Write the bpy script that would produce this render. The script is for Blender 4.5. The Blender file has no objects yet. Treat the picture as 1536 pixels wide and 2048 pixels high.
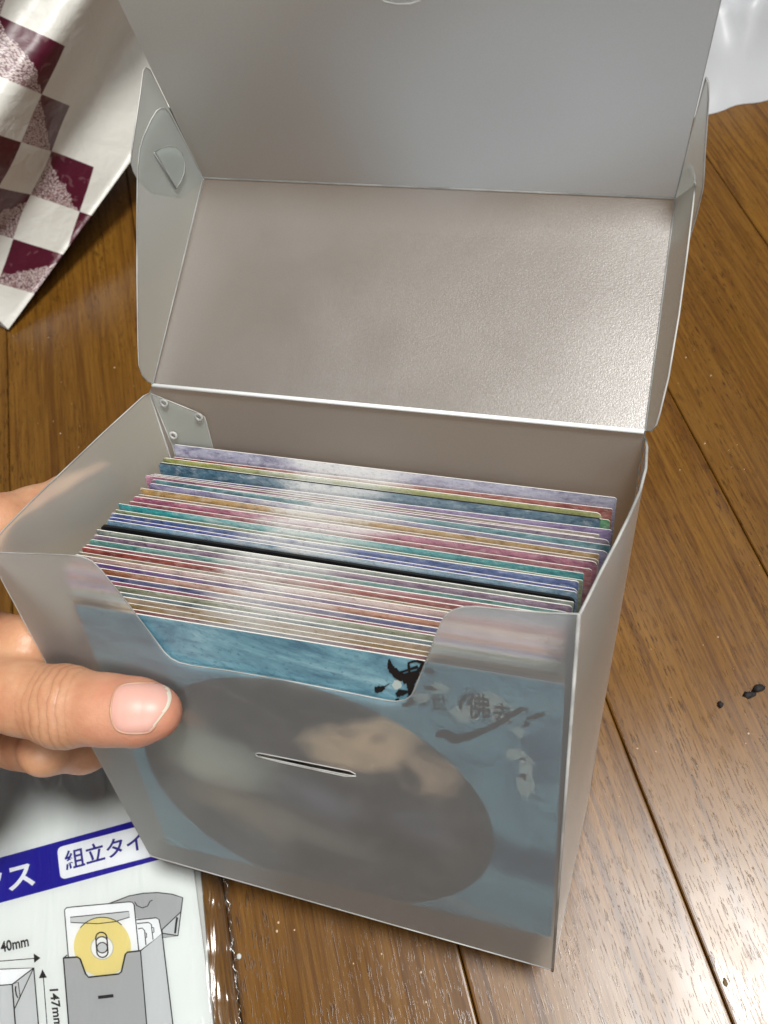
import bpy, math, random
import numpy as np
from mathutils import Matrix, Vector
from mathutils.geometry import tessellate_polygon

# ------------------------------------------------------------------ camera, light, exposure
scene = bpy.context.scene
COL = scene.collection
MM = 0.001
# world -> camera axes (right, down, forward), metres above the floor
RW = np.array([[0.97016531, -0.19120205, -0.14906723],
               [-0.24060672, -0.83487349, -0.49507036],
               [-0.02979381, 0.51616667, -0.8559698]])
CAM = np.array([0.0, 0.0, 328.59])          # mm
FPX = 1770.0                                # focal length in photo pixels (1536 wide)
cd = bpy.data.cameras.new('camera')
cam = bpy.data.objects.new('camera', cd)
COL.objects.link(cam)
m = Matrix(((RW[0][0], -RW[1][0], -RW[2][0], CAM[0] * MM),
            (RW[0][1], -RW[1][1], -RW[2][1], CAM[1] * MM),
            (RW[0][2], -RW[1][2], -RW[2][2], CAM[2] * MM),
            (0, 0, 0, 1)))
cam.matrix_world = m
cd.sensor_fit = 'HORIZONTAL'
cd.sensor_width = 36
cd.lens = 36 * FPX / 1536
cd.clip_start = 0.01
cd.clip_end = 50
cd.dof.use_dof = True
cd.dof.focus_distance = 0.25
cd.dof.aperture_fstop = 34
scene.camera = cam

world = bpy.data.worlds.new('World')
scene.world = world
world.use_nodes = True
bg = world.node_tree.nodes['Background']
bg.inputs[0].default_value = (0.97, 0.98, 1.0, 1)
bg.inputs[1].default_value = 0.17

def area_lamp(name, loc, target, size, watts, colour):
    l = bpy.data.lights.new(name, 'AREA')
    l.shape = 'DISK'
    l.size = size
    l.energy = watts
    l.color = colour
    o = bpy.data.objects.new(name, l)
    COL.objects.link(o)
    o.location = loc
    o.rotation_euler = (Vector(target) - Vector(loc)).to_track_quat('-Z', 'Y').to_euler()
    return o

area_lamp('ceiling_lamp', (0.53, -0.06, 2.4), (0.0, 0.1, 0.0), 0.60, 78, (1.0, 0.985, 0.95))
area_lamp('fill_lamp', (-0.25, -1.75, 1.6), (0.0, 0.1, 0.1), 0.9, 21, (1.0, 0.985, 0.96))      # soft fill added behind the camera to brighten front panel and thumb

vs = scene.view_settings
vs.view_transform = 'Standard'
vs.look = 'None'
vs.exposure = -0.22
vs.gamma = 1.0
vs.use_curve_mapping = False
cy = scene.cycles
cy.max_bounces = 9
cy.transmission_bounces = 7
cy.transparent_max_bounces = 12
cy.diffuse_bounces = 4
cy.glossy_bounces = 4
cy.sample_clamp_indirect = 6.0
cy.caustics_reflective = True
cy.caustics_refractive = True
cy.use_denoising = True
cy.use_adaptive_sampling = True
cy.adaptive_threshold = 0.015

# ------------------------------------------------------------------ geometry helpers (all in mm)
A = np.array

def ray(px, py):
    return RW.T @ A([(px - 768) / FPX, (py - 1024) / FPX, 1.0])

def on(o, n, px, py):
    """point of the plane (o, n) seen at a photo pixel"""
    d = ray(px, py)
    return CAM + d * (np.dot(n, o - CAM) / np.dot(n, d))

def on_floor(px, py, z=0.0):
    return on(A([0, 0, z]), A([0, 0, 1.0]), px, py)

def unit(v):
    v = A(v, dtype=float)
    return v / np.linalg.norm(v)

def lerp(a, b, t):
    return a + (b - a) * t

def tag(o, label=None, cat=None, group=None, kind=None):
    if label: o['label'] = label
    if cat: o['category'] = cat
    if group: o['group'] = group
    if kind: o['kind'] = kind
    return o

def empty(name, loc, label=None, cat=None, group=None):
    o = bpy.data.objects.new(name, None)
    COL.objects.link(o)
    o.location = Vector([c * MM for c in loc])
    o.empty_display_size = 0.01
    return tag(o, label, cat, group)

def base_of(parent):
    p = A([0.0, 0.0, 0.0])
    while parent is not None:
        p = p + A(parent.location) / MM
        parent = parent.parent
    return p

def build(name, verts, faces, mats, parent=None, loc=None, uv=None, fmat=None, smooth=False):
    """verts are world mm; the object's origin is loc (or the parent's)"""
    verts = np.asarray(verts, dtype=float).reshape(-1, 3)
    pb = base_of(parent)
    o0 = pb if loc is None else A(loc, dtype=float)
    me = bpy.data.meshes.new(name)
    me.from_pydata([tuple(v) for v in ((verts - o0) * MM)], [], [tuple(int(i) for i in f) for f in faces])
    if not isinstance(mats, (list, tuple)):
        mats = [mats]
    for mt in mats:
        me.materials.append(mt)
    if fmat is not None:
        me.polygons.foreach_set('material_index', list(fmat))
    if smooth:
        me.polygons.foreach_set('use_smooth', [True] * len(me.polygons))
    if uv is not None:
        uvl = me.uv_layers.new(name='UVMap')
        uv = np.asarray(uv, dtype=float)
        idx = np.zeros(len(me.loops), dtype=int)
        me.loops.foreach_get('vertex_index', idx)
        uvl.data.foreach_set('uv', uv[idx].ravel())
    me.update()
    o = bpy.data.objects.new(name, me)
    COL.objects.link(o)
    o.parent = parent
    o.location = Vector(((o0 - pb) * MM))
    return o

class MB:
    """collects shapes that make up ONE part"""
    def __init__(self):
        self.v, self.f, self.m = [], [], []
    def add(self, v, f, mi=0):
        n = len(self.v)
        self.v += [tuple(x) for x in v]
        self.f += [tuple(i + n for i in q) for q in f]
        self.m += [mi] * len(f)
        return self
    def build(self, name, mats, parent=None, **k):
        return build(name, self.v, self.f, mats, parent, fmat=self.m, **k)

def tube(path, r, sides=4, closed=False, flat=1.0, ref=None):
    """sweep a small section along a path"""
    P = [A(p, dtype=float) for p in path]
    n = len(P)
    rr = r if hasattr(r, '__len__') else [r] * n
    ref = A([0.13, 0.27, 0.95]) if ref is None else A(ref, dtype=float)
    V, F = [], []
    for i in range(n):
        a = P[(i - 1) % n] if (closed or i > 0) else P[i]
        b = P[(i + 1) % n] if (closed or i < n - 1) else P[i]
        t = unit(b - a)
        s = np.cross(t, ref)
        if np.linalg.norm(s) < 1e-3:
            s = np.cross(t, A([1.0, 0, 0]))
        s = unit(s)
        u = np.cross(s, t)
        for k in range(sides):
            an = 2 * math.pi * (k + 0.5) / sides
            V.append(P[i] + rr[i] * (math.cos(an) * s + math.sin(an) * u * flat))
    for i in range(n if closed else n - 1):
        j = (i + 1) % n
        for k in range(sides):
            l = (k + 1) % sides
            F.append((i * sides + k, i * sides + l, j * sides + l, j * sides + k))
    if not closed:
        F.append(tuple(range(sides))[::-1])
        F.append(tuple((n - 1) * sides + k for k in range(sides)))
    return V, F

def round_corners(pts, rad, seg=6):
    """round polygon corners; rad is one radius or one per corner (mm)"""
    n = len(pts)
    out = []
    for i in range(n):
        r = rad[i] if hasattr(rad, '__len__') else rad
        p, a, b = A(pts[i]), A(pts[i - 1]), A(pts[(i + 1) % n])
        if r <= 0:
            out.append(p)
            continue
        da, db = a - p, b - p
        la, lb = np.linalg.norm(da), np.linalg.norm(db)
        r = min(r, 0.45 * la, 0.45 * lb)
        p0, p1 = p + da / la * r, p + db / lb * r
        for k in range(seg + 1):
            t = k / seg
            out.append((1 - t) ** 2 * p0 + 2 * t * (1 - t) * p + t * t * p1)
    return out

def fill(polys):
    """triangulate a planar polygon with holes; returns verts, tris"""
    V = [A(p, dtype=float) for poly in polys for p in poly]
    tris = tessellate_polygon([[Vector(p) for p in poly] for poly in polys])
    return V, [tuple(t) for t in tris]

def orient(V, F, towards):
    """flip faces so that they look towards a point"""
    out = []
    for f in F:
        a, b, c = A(V[f[0]]), A(V[f[1]]), A(V[f[2]])
        n = np.cross(b - a, c - a)
        out.append(f if np.dot(n, towards - a) > 0 else tuple(f[::-1]))
    return out

# ------------------------------------------------------------------ materials
def mat(name):
    mt = bpy.data.materials.new(name)
    mt.use_nodes = True
    nt = mt.node_tree
    nt.nodes.clear()
    return mt, nt, nt.nodes.new('ShaderNodeOutputMaterial')

def nd(nt, t, **k):
    n = nt.nodes.new('ShaderNode' + t)
    for a, b in k.items():
        setattr(n, a, b)
    return n

def setin(n, **k):
    for a, b in k.items():
        key = a.replace('_', ' ')
        n.inputs[key].default_value = b
    return n

def math_node(nt, op, a, b=None, clamp=False):
    n = nd(nt, 'Math', operation=op, use_clamp=clamp)
    for i, x in enumerate((a, b)):
        if x is None: continue
        if isinstance(x, (int, float)): n.inputs[i].default_value = x
        else: nt.links.new(x, n.inputs[i])
    return n.outputs[0]

def mixc(nt, fac, a, b, mode='MIX'):
    n = nd(nt, 'Mix', data_type='RGBA', blend_type=mode)
    for i, x in ((0, fac), (6, a), (7, b)):
        if hasattr(x, 'is_output') or isinstance(x, bpy.types.NodeSocket): nt.links.new(x, n.inputs[i])
        elif isinstance(x, (int, float)): n.inputs[i].default_value = x
        else: n.inputs[i].default_value = (*x[:3], 1)
    return n.outputs[2]

def noise(nt, vec, scale, detail=3, rough=0.55, dist=0.0, out=0):
    n = nd(nt, 'TexNoise')
    setin(n, Scale=scale, Detail=detail, Roughness=rough, Distortion=dist)
    if vec is not None: nt.links.new(vec, n.inputs['Vector'])
    return n.outputs[out]

def mapping(nt, vec, scale=(1, 1, 1), rot=(0, 0, 0), loc=(0, 0, 0)):
    n = nd(nt, 'Mapping')
    n.inputs['Scale'].default_value = scale
    n.inputs['Rotation'].default_value = rot
    n.inputs['Location'].default_value = loc
    nt.links.new(vec, n.inputs['Vector'])
    return n.outputs[0]

def ramp(nt, fac, stops, interp='LINEAR'):
    n = nd(nt, 'ValToRGB')
    n.color_ramp.interpolation = interp
    e = n.color_ramp.elements
    while len(e) < len(stops): e.new(0.5)
    for el, (p, c) in zip(e, stops):
        el.position = p
        el.color = (*c[:3], 1) if hasattr(c, '__len__') else (c, c, c, 1)
    nt.links.new(fac, n.inputs[0])
    return n.outputs[0]

def bump(nt, h, strength, dist, normal=None):
    n = nd(nt, 'Bump')
    n.inputs['Strength'].default_value = strength
    n.inputs['Distance'].default_value = dist
    nt.links.new(h, n.inputs['Height'])
    if normal is not None: nt.links.new(normal, n.inputs['Normal'])
    return n.outputs[0]

def principled(nt, out, col, rough, **k):
    p = nd(nt, 'BsdfPrincipled')
    for key, x in (('Base Color', col), ('Roughness', rough)):
        if isinstance(x, bpy.types.NodeSocket): nt.links.new(x, p.inputs[key])
        else: p.inputs[key].default_value = (*x[:3], 1) if hasattr(x, '__len__') else x
    for a, b in k.items():
        key = a.replace('_', ' ')
        if isinstance(b, bpy.types.NodeSocket): nt.links.new(b, p.inputs[key])
        else: p.inputs[key].default_value = b
    nt.links.new(p.outputs[0], out.inputs[0])
    return p

def plain(name, col, rough=0.5, **k):
    mt, nt, out = mat(name)
    principled(nt, out, col, rough, **k)
    return mt

def frosted(name, clear=0.62, blur=0.75, ior=1.16, white=(0.80, 0.80, 0.77), gloss=0.34, grain=1.0, through=0.6, coat=0.0):
    """thin matt polypropylene: blurred see-through + scatter + satin gloss"""
    mt, nt, out = mat(name)
    geo = nd(nt, 'NewGeometry')
    pos = geo.outputs['Position']
    g1 = noise(nt, pos, 3200, 2, 0.6)
    g2 = noise(nt, pos, 1300, 2, 0.5)
    g3 = noise(nt, pos, 9, 2, 0.5)
    hb = math_node(nt, 'ADD', g1, math_node(nt, 'MULTIPLY', g2, 0.5))
    nrm = bump(nt, hb, 0.22 * grain, 0.0003)
    nrm = bump(nt, g3, 0.14, 0.02, nrm)
    rf = nd(nt, 'BsdfRefraction')
    setin(rf, Color=(0.91, 0.955, 0.97, 1), Roughness=blur, IOR=ior)
    df = nd(nt, 'BsdfDiffuse'); df.inputs[0].default_value = (*white, 1)
    tl = nd(nt, 'BsdfTranslucent'); tl.inputs[0].default_value = (*white, 1)
    gl = nd(nt, 'BsdfGlossy'); setin(gl, Color=(1, 1, 1, 1), Roughness=gloss)
    nt.links.new(math_node(nt, 'ADD', gloss - 0.10, math_node(nt, 'MULTIPLY', noise(nt, pos, 28, 4, 0.65, 0.6), 0.20)), gl.inputs['Roughness'])
    for n in (df, gl):
        nt.links.new(nrm, n.inputs['Normal'])
    sc = nd(nt, 'MixShader'); sc.inputs[0].default_value = through
    nt.links.new(df.outputs[0], sc.inputs[1]); nt.links.new(tl.outputs[0], sc.inputs[2])
    m1 = nd(nt, 'MixShader'); m1.inputs[0].default_value = clear
    nt.links.new(sc.outputs[0], m1.inputs[1]); nt.links.new(rf.outputs[0], m1.inputs[2])
    lw = nd(nt, 'Fresnel'); lw.inputs[0].default_value = 1.49
    nt.links.new(nrm, lw.inputs['Normal'])
    m2 = nd(nt, 'MixShader')
    spk = ramp(nt, noise(nt, pos, 2300, 1, 0.5), [(0.40, 0.80), (0.64, 1.35)])
    nt.links.new(math_node(nt, 'ADD', lw.outputs[0], math_node(nt, 'MULTIPLY', spk, coat)), m2.inputs[0])
    nt.links.new(m1.outputs[0], m2.inputs[1]); nt.links.new(gl.outputs[0], m2.inputs[2])
    nt.links.new(m2.outputs[0], out.inputs[0])
    return mt

FROST = frosted('frosted_plastic', clear=0.80, blur=0.44, ior=1.16, through=0.40, white=(0.90, 0.94, 0.95))
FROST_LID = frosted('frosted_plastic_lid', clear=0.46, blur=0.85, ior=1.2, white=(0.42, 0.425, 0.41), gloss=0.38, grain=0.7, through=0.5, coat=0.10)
FROST_SIDE = frosted('frosted_plastic_side', clear=0.48, blur=0.7, ior=1.16, white=(0.80, 0.87, 0.82), through=0.5)
def rim_mat():
    mt, nt, out = mat('plastic_cut_edge')
    rp = nd(nt, 'NewGeometry').outputs['Position']
    rc = ramp(nt, noise(nt, rp, 55, 3, 0.6), [(0.35, (0.36, 0.36, 0.35)), (0.65, (0.80, 0.80, 0.78))])
    p = principled(nt, out, rc, 0.3)
    tl = nd(nt, 'BsdfTranslucent'); tl.inputs[0].default_value = (0.80, 0.79, 0.75, 1)
    mx = nd(nt, 'MixShader'); mx.inputs[0].default_value = 0.4
    nt.links.new(p.outputs[0], mx.inputs[1]); nt.links.new(tl.outputs[0], mx.inputs[2])
    nt.links.new(mx.outputs[0], out.inputs[0])
    return mt
RIM = rim_mat()
CREASE = plain('plastic_white_crease', (0.93, 0.94, 0.93), 0.28)

# ------------------------------------------------------------------ the floor
BOARD_ANGLE = -0.04503
BN = A([math.cos(BOARD_ANGLE), -math.sin(BOARD_ANGLE), 0])       # across the boards
BA = A([math.sin(BOARD_ANGLE), math.cos(BOARD_ANGLE), 0])        # along the boards
PITCH = 76.3
SEAM0 = 57.9

def wood_mat():
    mt, nt, out = mat('varnished_oak')
    uv = nd(nt, 'UVMap').outputs[0]                 # metres: x across, y along
    oi = nd(nt, 'ObjectInfo')
    off = nd(nt, 'CombineXYZ')
    nt.links.new(math_node(nt, 'MULTIPLY', oi.outputs['Random'], 7.0), off.inputs[0])
    nt.links.new(math_node(nt, 'MULTIPLY', oi.outputs['Random'], 3.0), off.inputs[1])
    va = nd(nt, 'VectorMath', operation='ADD')
    nt.links.new(uv, va.inputs[0]); nt.links.new(off.outputs[0], va.inputs[1])
    v = va.outputs[0]
    big = noise(nt, mapping(nt, v, (14, 3.0, 1)), 1.0, 3, 0.6, 0.6)
    blotch = noise(nt, mapping(nt, v, (70, 32, 1)), 1.0, 4, 0.6, 0.3)
    fibre = noise(nt, mapping(nt, v, (900, 28, 1)), 1.0, 4, 0.65, 0.15)
    line = noise(nt, mapping(nt, v, (330, 9, 1)), 1.0, 4, 0.65, 0.9)
    pore = noise(nt, mapping(nt, v, (1700, 150, 1)), 1.0, 2, 0.5, 0.1)
    col = ramp(nt, big, [(0.28, (0.080, 0.034, 0.0036)), (0.52, (0.140, 0.065, 0.0080)), (0.75, (0.214, 0.108, 0.0155))])
    col = mixc(nt, math_node(nt, 'MULTIPLY', blotch, 0.75), col, (0.105, 0.042, 0.009))
    col = mixc(nt, ramp(nt, fibre, [(0.35, 0.0), (0.75, 0.55)]), col, (0.285, 0.152, 0.032))
    lf = ramp(nt, line, [(0.49, 0.0), (0.61, 0.85)])
    rl = nd(nt, 'Math', operation='FRACT'); nt.links.new(math_node(nt, 'MULTIPLY', oi.outputs['Random'], 7.31), rl.inputs[0])
    col = mixc(nt, math_node(nt, 'MULTIPLY', lf, math_node(nt, 'ADD', 0.40, math_node(nt, 'MULTIPLY', rl.outputs[0], 0.60))), col, (0.065, 0.024, 0.005))
    pmod = ramp(nt, noise(nt, mapping(nt, v, (60, 14, 1)), 1.0, 2), [(0.35, 0.15), (0.65, 0.9)])
    pf = math_node(nt, 'MULTIPLY', ramp(nt, pore, [(0.585, 0.0), (0.64, 1.0)]), pmod)
    col = mixc(nt, math_node(nt, 'MULTIPLY', pf, 0.85), col, (0.022, 0.010, 0.003))
    tone = mixc(nt, oi.outputs['Random'], (0.88, 0.80, 0.62), (1.12, 1.04, 0.82))
    col = mixc(nt, 1.0, col, tone, 'MULTIPLY')
    wob = noise(nt, mapping(nt, v, (30, 12, 1)), 1.0, 2)
    h = math_node(nt, 'SUBTRACT', math_node(nt, 'MULTIPLY', fibre, 0.25), math_node(nt, 'MULTIPLY', pf, 1.0))
    n1 = bump(nt, h, 0.18, 0.00025)
    n1 = bump(nt, wob, 0.06, 0.004, n1)
    rgh = ramp(nt, noise(nt, mapping(nt, v, (45, 20, 1)), 1.0, 3), [(0.3, 0.24), (0.7, 0.33)])
    principled(nt, out, col, rgh, Normal=n1, IOR=1.48)
    return mt
WOOD = wood_mat()

sub = build('floor', [(-900, -500, -14), (900, -500, -14), (900, 1500, -14), (-900, 1500, -14),
                      (-900, -500, -7.5), (900, -500, -7.5), (900, 1500, -7.5), (-900, 1500, -7.5)],
            [(0, 3, 2, 1), (4, 5, 6, 7), (0, 1, 5, 4), (1, 2, 6, 5), (2, 3, 7, 6), (3, 0, 4, 7)],
            plain('subfloor_dark', (0.02, 0.010, 0.004), 0.8))
tag(sub, 'brown varnished wooden floor of long parallel boards', 'floor', kind='structure')
rnd = random.Random(4)
for k in range(-8, 8):
    a0 = SEAM0 + k * PITCH + 0.22
    a1 = SEAM0 + (k + 1) * PITCH - 0.22
    be = 0.42
    prof = [(a0, -7.0), (a0, -be * 1.4), (a0 + be, -0.05), (a0 + be + 0.6, 0), (a1 - be - 0.6, 0), (a1 - be, -0.05), (a1, -be * 1.4), (a1, -7.0)]
    y0, y1 = -420, 1420
    V, U = [], []
    for y in (y0, y1):
        for (x, z) in prof:
            V.append(BN * x + BA * y + A([0, 0, z]))
            U.append((x * MM, y * MM))
    n = len(prof)
    F = [(i, i + 1, n + i + 1, n + i) for i in range(n - 1)] + [(n - 1, 0, n, 2 * n - 1)]
    F = [f[::-1] for f in F] + [tuple(range(n)), tuple(range(2 * n - 1, n - 1, -1))]
    c = BN * (a0 + a1) / 2
    build('plank', V, F, WOOD, sub, loc=(c[0], c[1], -7.0), uv=U)

# ------------------------------------------------------------------ key points of the box (mm), leaning back on its rear edge
NF = A([-0.40063489, -0.81530067, 0.4180628])            # outward normal of front panel
PT = {}
O_F = A([7.9, 12.2, 29.8])
DEPTH = 63.386
def fpt(px, py, off=0.0):
    """point on the plane of the front panel, off mm behind it"""
    return on(O_F - NF * off, NF, px, py)
for k, q in dict(FBR=(1105, 1942), FBL=(302, 1714), FTR=(1158, 1228), FTL=(-28, 1102)).items():
    PT[k] = fpt(*q)
PT['HR'] = fpt(1290, 862, DEPTH); PT['HL'] = fpt(305, 769, DEPTH)
PT['BBR'] = fpt(1181, 1575, DEPTH)
PT['BBL'] = A([-86.4, 121.1, 0.6]); PT['BBL'] = PT['BBL'] - NF * np.dot(PT['BBL'] - (O_F - NF * DEPTH), NF)
_n = unit(np.cross(PT['FBL'] - PT['FTL'], PT['HL'] - PT['FTL']))
PT['BBL'] = PT['BBL'] - _n * np.dot(PT['BBL'] - PT['FTL'], _n) * 0.75
PT['BBL'][2] = max(PT['BBL'][2], 0.4)
NL = unit(A([-0.14858512, -0.22919248, 0.96197363]))     # inside of the lid
def lpt(px, py): return on(PT['HR'], NL, px, py)
PT['LFR'] = lpt(1350, 398); PT['LFL'] = lpt(408, 357)
XX = unit(PT['FBR'] - PT['FBL'])
ZZ = unit(np.cross(NF, XX))
if ZZ[2] < 0: ZZ = -ZZ

box = empty('storage_box', (PT['BBL'] + PT['BBR']) / 2 * A([1, 1, 0]),
            'open frosted plastic storage box with raised lid, full of coloured cards', 'box')

def sheet(name, outline, parent=box, m=FROST, holes=(), face=None, r=0.33, rim=None, edge_mat=None):
    """a flat panel cut from plastic sheet, with its cut edge as a sub-part"""
    V, F = fill([outline] + list(holes))
    F = orient(V, F, CAM if face is None else face)
    o = build(name, V, F, m, parent)
    mb = MB()
    if rim: mb.add(*tube(outline[:rim], r, 6))
    else: mb.add(*tube(outline, r, 6, True))
    for loop in holes:
        mb.add(*tube(loop, r, 6, True))
    mb.build('edge', edge_mat or RIM, o, smooth=True)
    return o

def grid_sheet(name, bottom, top, rows, parent=box, m=FROST, face=None, r=0.33):
    n = len(bottom)
    V = [lerp(A(bottom[i]), A(top[i]), j / rows) for j in range(rows + 1) for i in range(n)]
    F = [(j * n + i, j * n + i + 1, (j + 1) * n + i + 1, (j + 1) * n + i) for j in range(rows) for i in range(n - 1)]
    F = orient(V, F, CAM if face is None else face)
    o = build(name, V, F, m, parent, smooth=True)
    mb = MB()
    mb.add(*tube(top, r, 6))
    mb.build('edge', RIM, o, smooth=True)
    return o

# front panel with its thumb notch and slot
front_px = [(-28, 1102), (0, 1105), (60, 1107), (135, 1110), (162, 1113), (184, 1122), (202, 1140), (250, 1200), (300, 1266), (328, 1304),
            (342, 1317), (358, 1325), (384, 1331), (456, 1341), (573, 1361), (690, 1384), (769, 1400), (792, 1403), (811, 1400), (824, 1390),
            (840, 1352), (862, 1298), (870, 1275), (884, 1242), (893, 1229), (907, 1220), (928, 1214), (953, 1213), (1023, 1220), (1101, 1226),
            (1158, 1228)]
outline = [fpt(*q) for q in front_px] + round_corners([PT['FTR'], PT['FBR'], PT['FBL'], PT['FTL']], [0, 2, 3, 0])[1:-1]
slot = [fpt(*q) for q in [(512, 1507), (519, 1506), (560, 1514), (640, 1530), (700, 1542), (711, 1548), (708, 1552), (690, 1549), (620, 1535), (560, 1522), (516, 1513), (511, 1510)]]
fp = sheet('front_panel', outline, holes=[slot], r=0.20, rim=len(front_px))
mb = MB()
mb.add(*tube([fpt(512, 1512), fpt(560, 1524), fpt(620, 1537), fpt(690, 1552), fpt(712, 1552)], 0.28, 6))
mb.build('slot_lip', RIM, box, smooth=True)
# back panel, bottom
bo = [PT['HL'], PT['HR'], PT['BBR'], PT['BBL'], fpt(299, 787, DEPTH)]
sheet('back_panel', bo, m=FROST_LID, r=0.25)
sheet('bottom_panel', [PT['FBL'] + ZZ * 0.6, PT['FBR'] + ZZ * 0.6, PT['BBR'] + ZZ * 0.6, PT['BBL'] + ZZ * 0.6], r=0.25)
# right side, bowed outwards, its top edge curving down to the front
rt_px = [(1291, 878), (1294, 895), (1292, 937), (1280, 983), (1259, 1031), (1232, 1086), (1202, 1143), (1180, 1188), (1160, 1228)]
def edge_depth(a, b, py):
    """how far along the straight edge a-b (seen at image row py) a point lies"""
    best = 0.0
    for k in range(401):
        q = RW @ (lerp(a, b, k / 400) - CAM)
        if 1024 + FPX * q[1] / q[2] <= py: best = k / 400
    return best
t0, t1 = fpt(*rt_px[0], DEPTH), PT['FTR']
rs = [0.0] + [edge_depth(t0, t1, q[1]) for q in rt_px[1:-1]] + [1.0]
top = [fpt(*q, DEPTH * (1 - s)) for q, s in zip(rt_px, rs)]
bot = [lerp(PT['BBR'], PT['FBR'], s) for s in rs]
grid_sheet('side_panel', bot, top, 6, face=A([900, 100, 200]), r=0.36, m=FROST_SIDE)
lt_px = [(300, 786), (287, 792), (208, 864), (130, 938), (60, 1005), (10, 1056), (-28, 1100)]
t0, t1 = fpt(*lt_px[0], DEPTH), PT['FTL']
ls = [0.0] + [edge_depth(t0, t1, q[1]) for q in lt_px[1:-1]] + [1.0]
top = [fpt(*q, DEPTH * (1 - s)) for q, s in zip(lt_px, ls)]
bot = [lerp(PT['BBL'], PT['FBL'], s) for s in ls]
LEFT_TOP, LEFT_BOT = top, bot
grid_sheet('side_panel', bot, top, 6, r=0.22, m=FROST_SIDE)
# folded corners
for a, b, r in ((PT['FTR'], PT['FBR'], 0.42), (PT['FTL'], PT['FBL'], 0.10)):
    mb = MB(); mb.add(*tube([a, b], r, 6)); mb.build('corner_fold', RIM, box, smooth=True)
# glued flap inside the rear left corner, with its three fastening dots
gp = [fpt(*q, DEPTH - 0.9) for q in [(302, 787), (395, 825), (409, 834), (413, 846), (428, 905), (452, 1000), (375, 1010), (346, 895)]]
gf = sheet('glue_flap', gp, r=0.2, m=FROST_SIDE)
for q in [(328, 806), (398, 834), (347, 871)]:
    c = fpt(*q, DEPTH - 1.7)
    mb = MB()
    ring = [c + (XX * math.cos(t) + ZZ * math.sin(t)) * 1.05 for t in np.linspace(0, 2 * math.pi, 13)[:-1]]
    mb.add(*tube(ring, 0.42, 6, True))
    mb.build('rivet', RIM, gf, smooth=True)

# lid: hinge, top panel, front flap, wings
mb = MB()
hp = [PT['HL'] + XX * 0.2, lerp(PT['HL'], PT['HR'], 0.5), PT['HR'] - XX * 0.2]
mb.add(*tube([p + NF * 0.4 for p in hp], 0.62, 8))
mb.build('hinge', CREASE, box, smooth=True)
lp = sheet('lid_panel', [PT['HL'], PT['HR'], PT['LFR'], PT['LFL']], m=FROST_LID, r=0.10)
EX = unit(PT['LFR'] - PT['LFL'])
ld = unit((PT['LFL'] - PT['HL']) - EX * np.dot(PT['LFL'] - PT['HL'], EX))
nn = np.cross(EX, ld)
if np.dot(nn, NL) < 0: nn = -nn
DFL = ld * math.cos(math.radians(77)) + nn * math.sin(math.radians(77))     # direction of the flap
NFL = unit(np.cross(EX, DFL))
def flp(px, py): return on(PT['LFL'], NFL, px, py)
fl0, fr0 = flp(237, 0), flp(1442, 0)
fl1 = fl0 + unit(fl0 - PT['LFL']) * 10
fr1 = fr0 + unit(fr0 - PT['LFR']) * 10
mid = (fl1 + fr1) / 2 + DFL * 7
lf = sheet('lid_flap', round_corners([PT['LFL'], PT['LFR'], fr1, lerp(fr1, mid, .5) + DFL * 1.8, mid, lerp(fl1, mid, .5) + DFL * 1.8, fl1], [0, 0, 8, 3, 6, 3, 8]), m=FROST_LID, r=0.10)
mb = MB()
sm = [flp(*q) + NFL * np.sign(np.dot(NFL, CAM - PT['LFL'])) * 0.3 for q in [(740, -30), (752, -12), (770, 2), (795, 7), (822, 6), (842, 0), (858, -14), (866, -32)]]
mb.add(*tube(sm, 0.30, 6)); mb.build('tab_cut', RIM, lf, smooth=True)
mb = MB()
mb.add(*tube([PT['LFL'] + NL * 0.3, lerp(PT['LFL'], PT['LFR'], .5) + NL * 0.3, PT['LFR'] + NL * 0.3], 0.30, 6)); mb.build('lid_crease', RIM, box, smooth=True)
for a, b, r in ((PT['HL'], PT['LFL'], 0.30), (PT['HR'], PT['LFR'], 0.16)):
    mb = MB(); mb.add(*tube([a + NL * 0.25, b + NL * 0.25], r, 6)); mb.build('lid_crease', CREASE, box, smooth=True)
# left wings: one on the top panel, one on the flap behind it, locked by a round tab
NWL = unit(np.cross(PT['HL'] - PT['LFL'], fl0 - PT['LFL']))
if np.dot(NWL, CAM - PT['LFL']) < 0: NWL = -NWL
def wl(px, py, off=0.0): return on(PT['LFL'] + NWL * off, NWL, px, py)
wing = [wl(*q, 0.5) for q in [(306, 767), (296, 763), (284, 750), (278, 730), (276, 690), (274, 560), (274, 420), (275, 340), (279, 300), (286, 275), (302, 240),
                         (313, 222), (322, 216), (331, 217), (338, 226), (406, 356)]]
ww = sheet('lid_wing', wing, r=0.20, m=FROST_SIDE)
wing2 = [wl(*q, -0.5) for q in [(408, 357), (300, 140), (291, 134), (286, 142), (280, 190), (263, 305), (262, 325), (266, 342), (276, 360), (300, 385), (360, 395)]]
sheet('flap_wing', wing2, r=0.18, m=FROST_SIDE)
tab = [wl(*q, 1.4) for q in [(311, 304), (322, 296), (338, 292), (352, 294), (364, 305), (370, 325), (368, 347), (361, 364), (353, 375)]]
tb = sheet('lock_tab', tab, parent=ww, r=0.16, m=FROST_SIDE)
mb = MB(); mb.add(*tube([wl(309, 305, 0.9), wl(352, 377, 0.9)], 0.32, 6)); mb.build('lock_slit', plain('slit_shadow', (0.30, 0.30, 0.28), 0.6), ww, smooth=True)
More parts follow.
